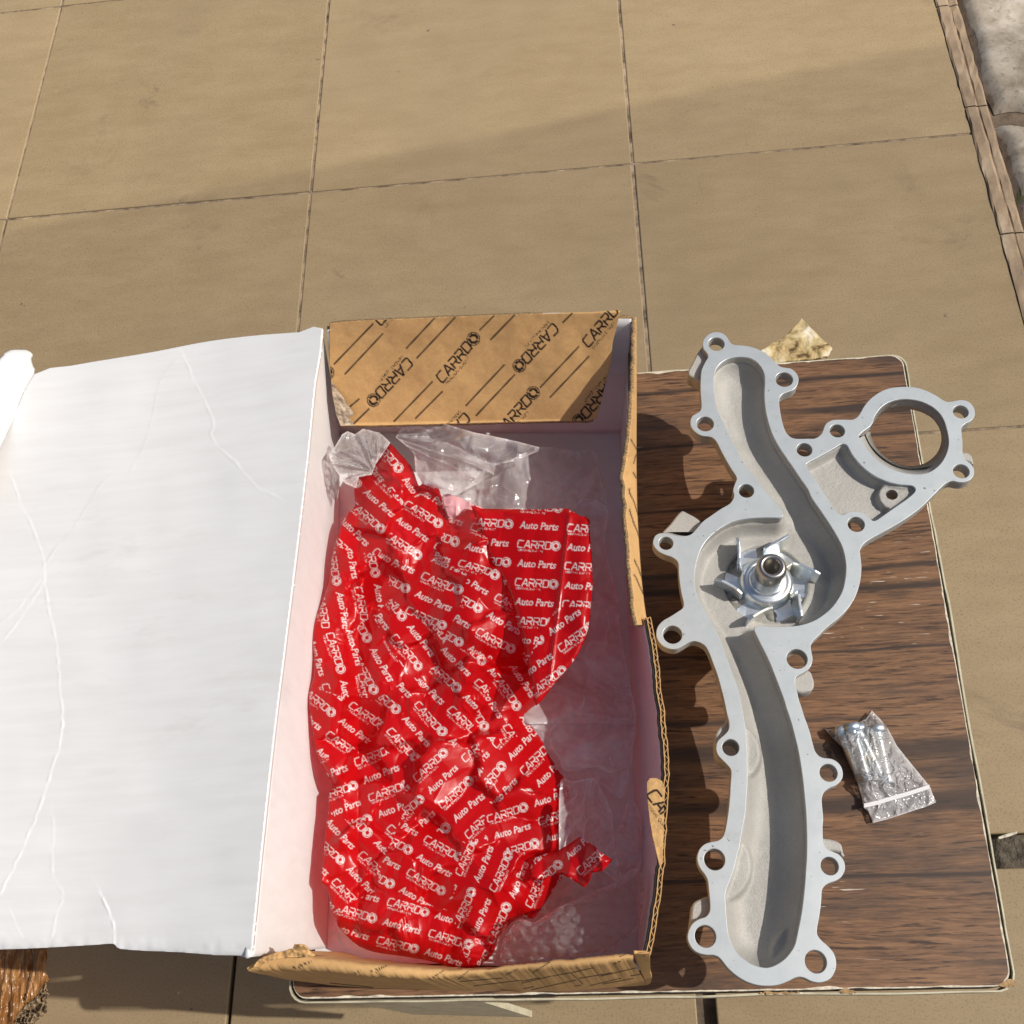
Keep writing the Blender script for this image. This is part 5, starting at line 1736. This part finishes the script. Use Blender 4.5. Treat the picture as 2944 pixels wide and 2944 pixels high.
def bolt_mesh(L=.030, r=.0037):
    prof = [(0, 0.0)]
    nth = 22
    sh = L * .16
    for k in range(nth):
        z = k * (L - sh) / nth
        prof += [(r * .86, z), (r, z + (L - sh) / nth * .45), (r * .86, z + (L - sh) / nth * .9)]
    prof += [(r * .95, L - sh), (r * .95, L)]
    V, F = lathe(prof, 20)
    b0 = len(V)
    for z, R in ((L, r * 1.75), (L + .0042, r * 1.75), (L + .0046, r * 1.55)):
        for a in range(6):
            V.append((R * math.cos(a * math.pi / 3), R * math.sin(a * math.pi / 3), z))
    for lv in range(2):
        for a in range(6):
            F.append((b0 + lv * 6 + a, b0 + lv * 6 + (a + 1) % 6, b0 + lv * 6 + 6 + (a + 1) % 6, b0 + lv * 6 + 6 + a))
    F.append(tuple(b0 + 12 + a for a in range(6)))
    F.append(tuple(b0 + 5 - a for a in range(6)))
    me = bpy.data.meshes.new('bolt')
    me.from_pydata(V, [], F)
    me.materials.append(MAT['zinc'])
    me.polygons.foreach_set('use_smooth', np.ones(len(me.polygons), bool))
    return me


BOLT = bolt_mesh()
for (hx, hy), (tx, ty), z_, lab in (((630, 500), (800, 1090), .0085, 'leftmost full-length bolt in the zip bag, its thread end nearest the zip'),
                                    ((700, 520), (925, 960), .0062, 'bolt lying second from the left inside the zip bag'),
                                    ((925, 520), (1050, 1085), .0075, 'rightmost plated bolt inside the zip bag, under the glossy film'),
                                    ((500, 530), (600, 760), .0052, 'bolt at the upper left corner of the zip bag, seen mostly by its head')):
    q = px('zb', [(hx, hy), (tx, ty)])
    A_, B_ = at(q[0][0], q[0][1], TZ + z_), at(q[1][0], q[1][1], TZ + z_ - .001)
    dirv = Vector(B_ - A_).normalized()
    o = bpy.data.objects.new('bolt', BOLT)
    col.objects.link(o)
    o.rotation_euler = (-dirv).to_track_quat('Z', 'Y').to_euler()
    o.location = Vector(A_) + dirv * .031
    tag(o, lab, 'bolt', 'bolts in the zip bag')

# ================================================================== taped carton at the lower left corner
tape_box = empty('taped_carton', (-.62, -.05, 0), 'brown carton corner wrapped in glossy packing tape at the bottom left of the photo', 'carton')
TAPE, nt, b = mat_new('wrinkled_brown_tape')
f_ = noise(nt, geo_pos(nt, (6, 0.5, 1)), 60, 4, 0.6, 0.6)
nt.links.new(ramp(nt, f_, [(0.3, (0.16, 0.065, 0.018)), (0.5, (0.30, 0.135, 0.042)), (0.7, (0.46, 0.25, 0.10))]), b.inputs['Base Color'])
b.inputs['Roughness'].default_value = 0.2
bump(nt, f_, b, 0.7, 0.003)
CZ = .23
TC = px('tc', [(880, 300), (868, 600), (850, 900), (838, 1150), (700, 1400), (560, 1520), (440, 1600), (330, 1760), (230, 1932), (100, 2300), (-900, 2400), (-900, 300)])
patch('taped_top', TC, 3.0, lambda x, y, d: CZ + .0035 * ridge(x * .045 + y * .008, y * .004, 5) + .0015 * ridge(x * .1, y * .02, 8) - .004 * np.exp(-d / 6), TAPE, tape_box, solid=(.003, -1))
TC2 = px('tc', [(850, 1140), (870, 1280), (915, 1390), (860, 1500), (880, 1700), (760, 1820), (660, 1880), (560, 2100), (300, 2200), (230, 1950), (330, 1760), (440, 1600), (560, 1520), (700, 1400)])
patch('torn_corner', TC2, 1.6, lambda x, y, d: CZ - .006 + .006 * ridge(x * .09, y * .09, 6) + .002 * vnoise(x * .4, y * .4, 3), simple('torn_corrugate', (0.34, 0.25, 0.15), 0.95, nscale=200, namt=0.6, bstr=0.9, bscale=260, bdist=.003), tape_box)
bm_obj('carton_body', box_bm(-1.0, -.60, -.35, .06, 0.001, CZ - .006, .004), MAT['kraft_plain'], tape_box)

# ================================================================== clear sheet added out of view overhead to throw the faint slanting shade line
SHADE_SHEET, nt, b = mat_new('clear_shade_sheet')
nt.nodes.remove(b)
tr = N(nt, 'ShaderNodeBsdfTransparent')
tr.inputs[0].default_value = (0.862, 0.862, 0.862, 1)
nt.links.new(tr.outputs[0], nt.nodes['Material Output'].inputs[0])
RZ = 1.7
sh = -np.array(sd) / -sd.z * 1.0
ea, eb = np.array([-.6154, .9508]), np.array([.5459, 1.1217])
dr = (eb - ea) / np.linalg.norm(eb - ea)
off = np.array([sh[0], sh[1]]) * RZ
c0, c1 = ea - dr * .7 + off, eb + dr * .7 + off
dn = np.array([dr[1], -dr[0]])
P = [c0, c1, c1 + dn * 2.6, c0 + dn * 2.6]
V = [(p[0], p[1], RZ) for p in P] + [(p[0], p[1], RZ + .003) for p in P]
o = pydata('shade_sheet', V, [(3, 2, 1, 0), (4, 5, 6, 7), (0, 1, 5, 4), (1, 2, 6, 5), (2, 3, 7, 6), (3, 0, 4, 7)], SHADE_SHEET)
tag(o, 'unseen clear sheet added overhead, whose edge throws the slanting shade line on the tiles', 'roof sheet')
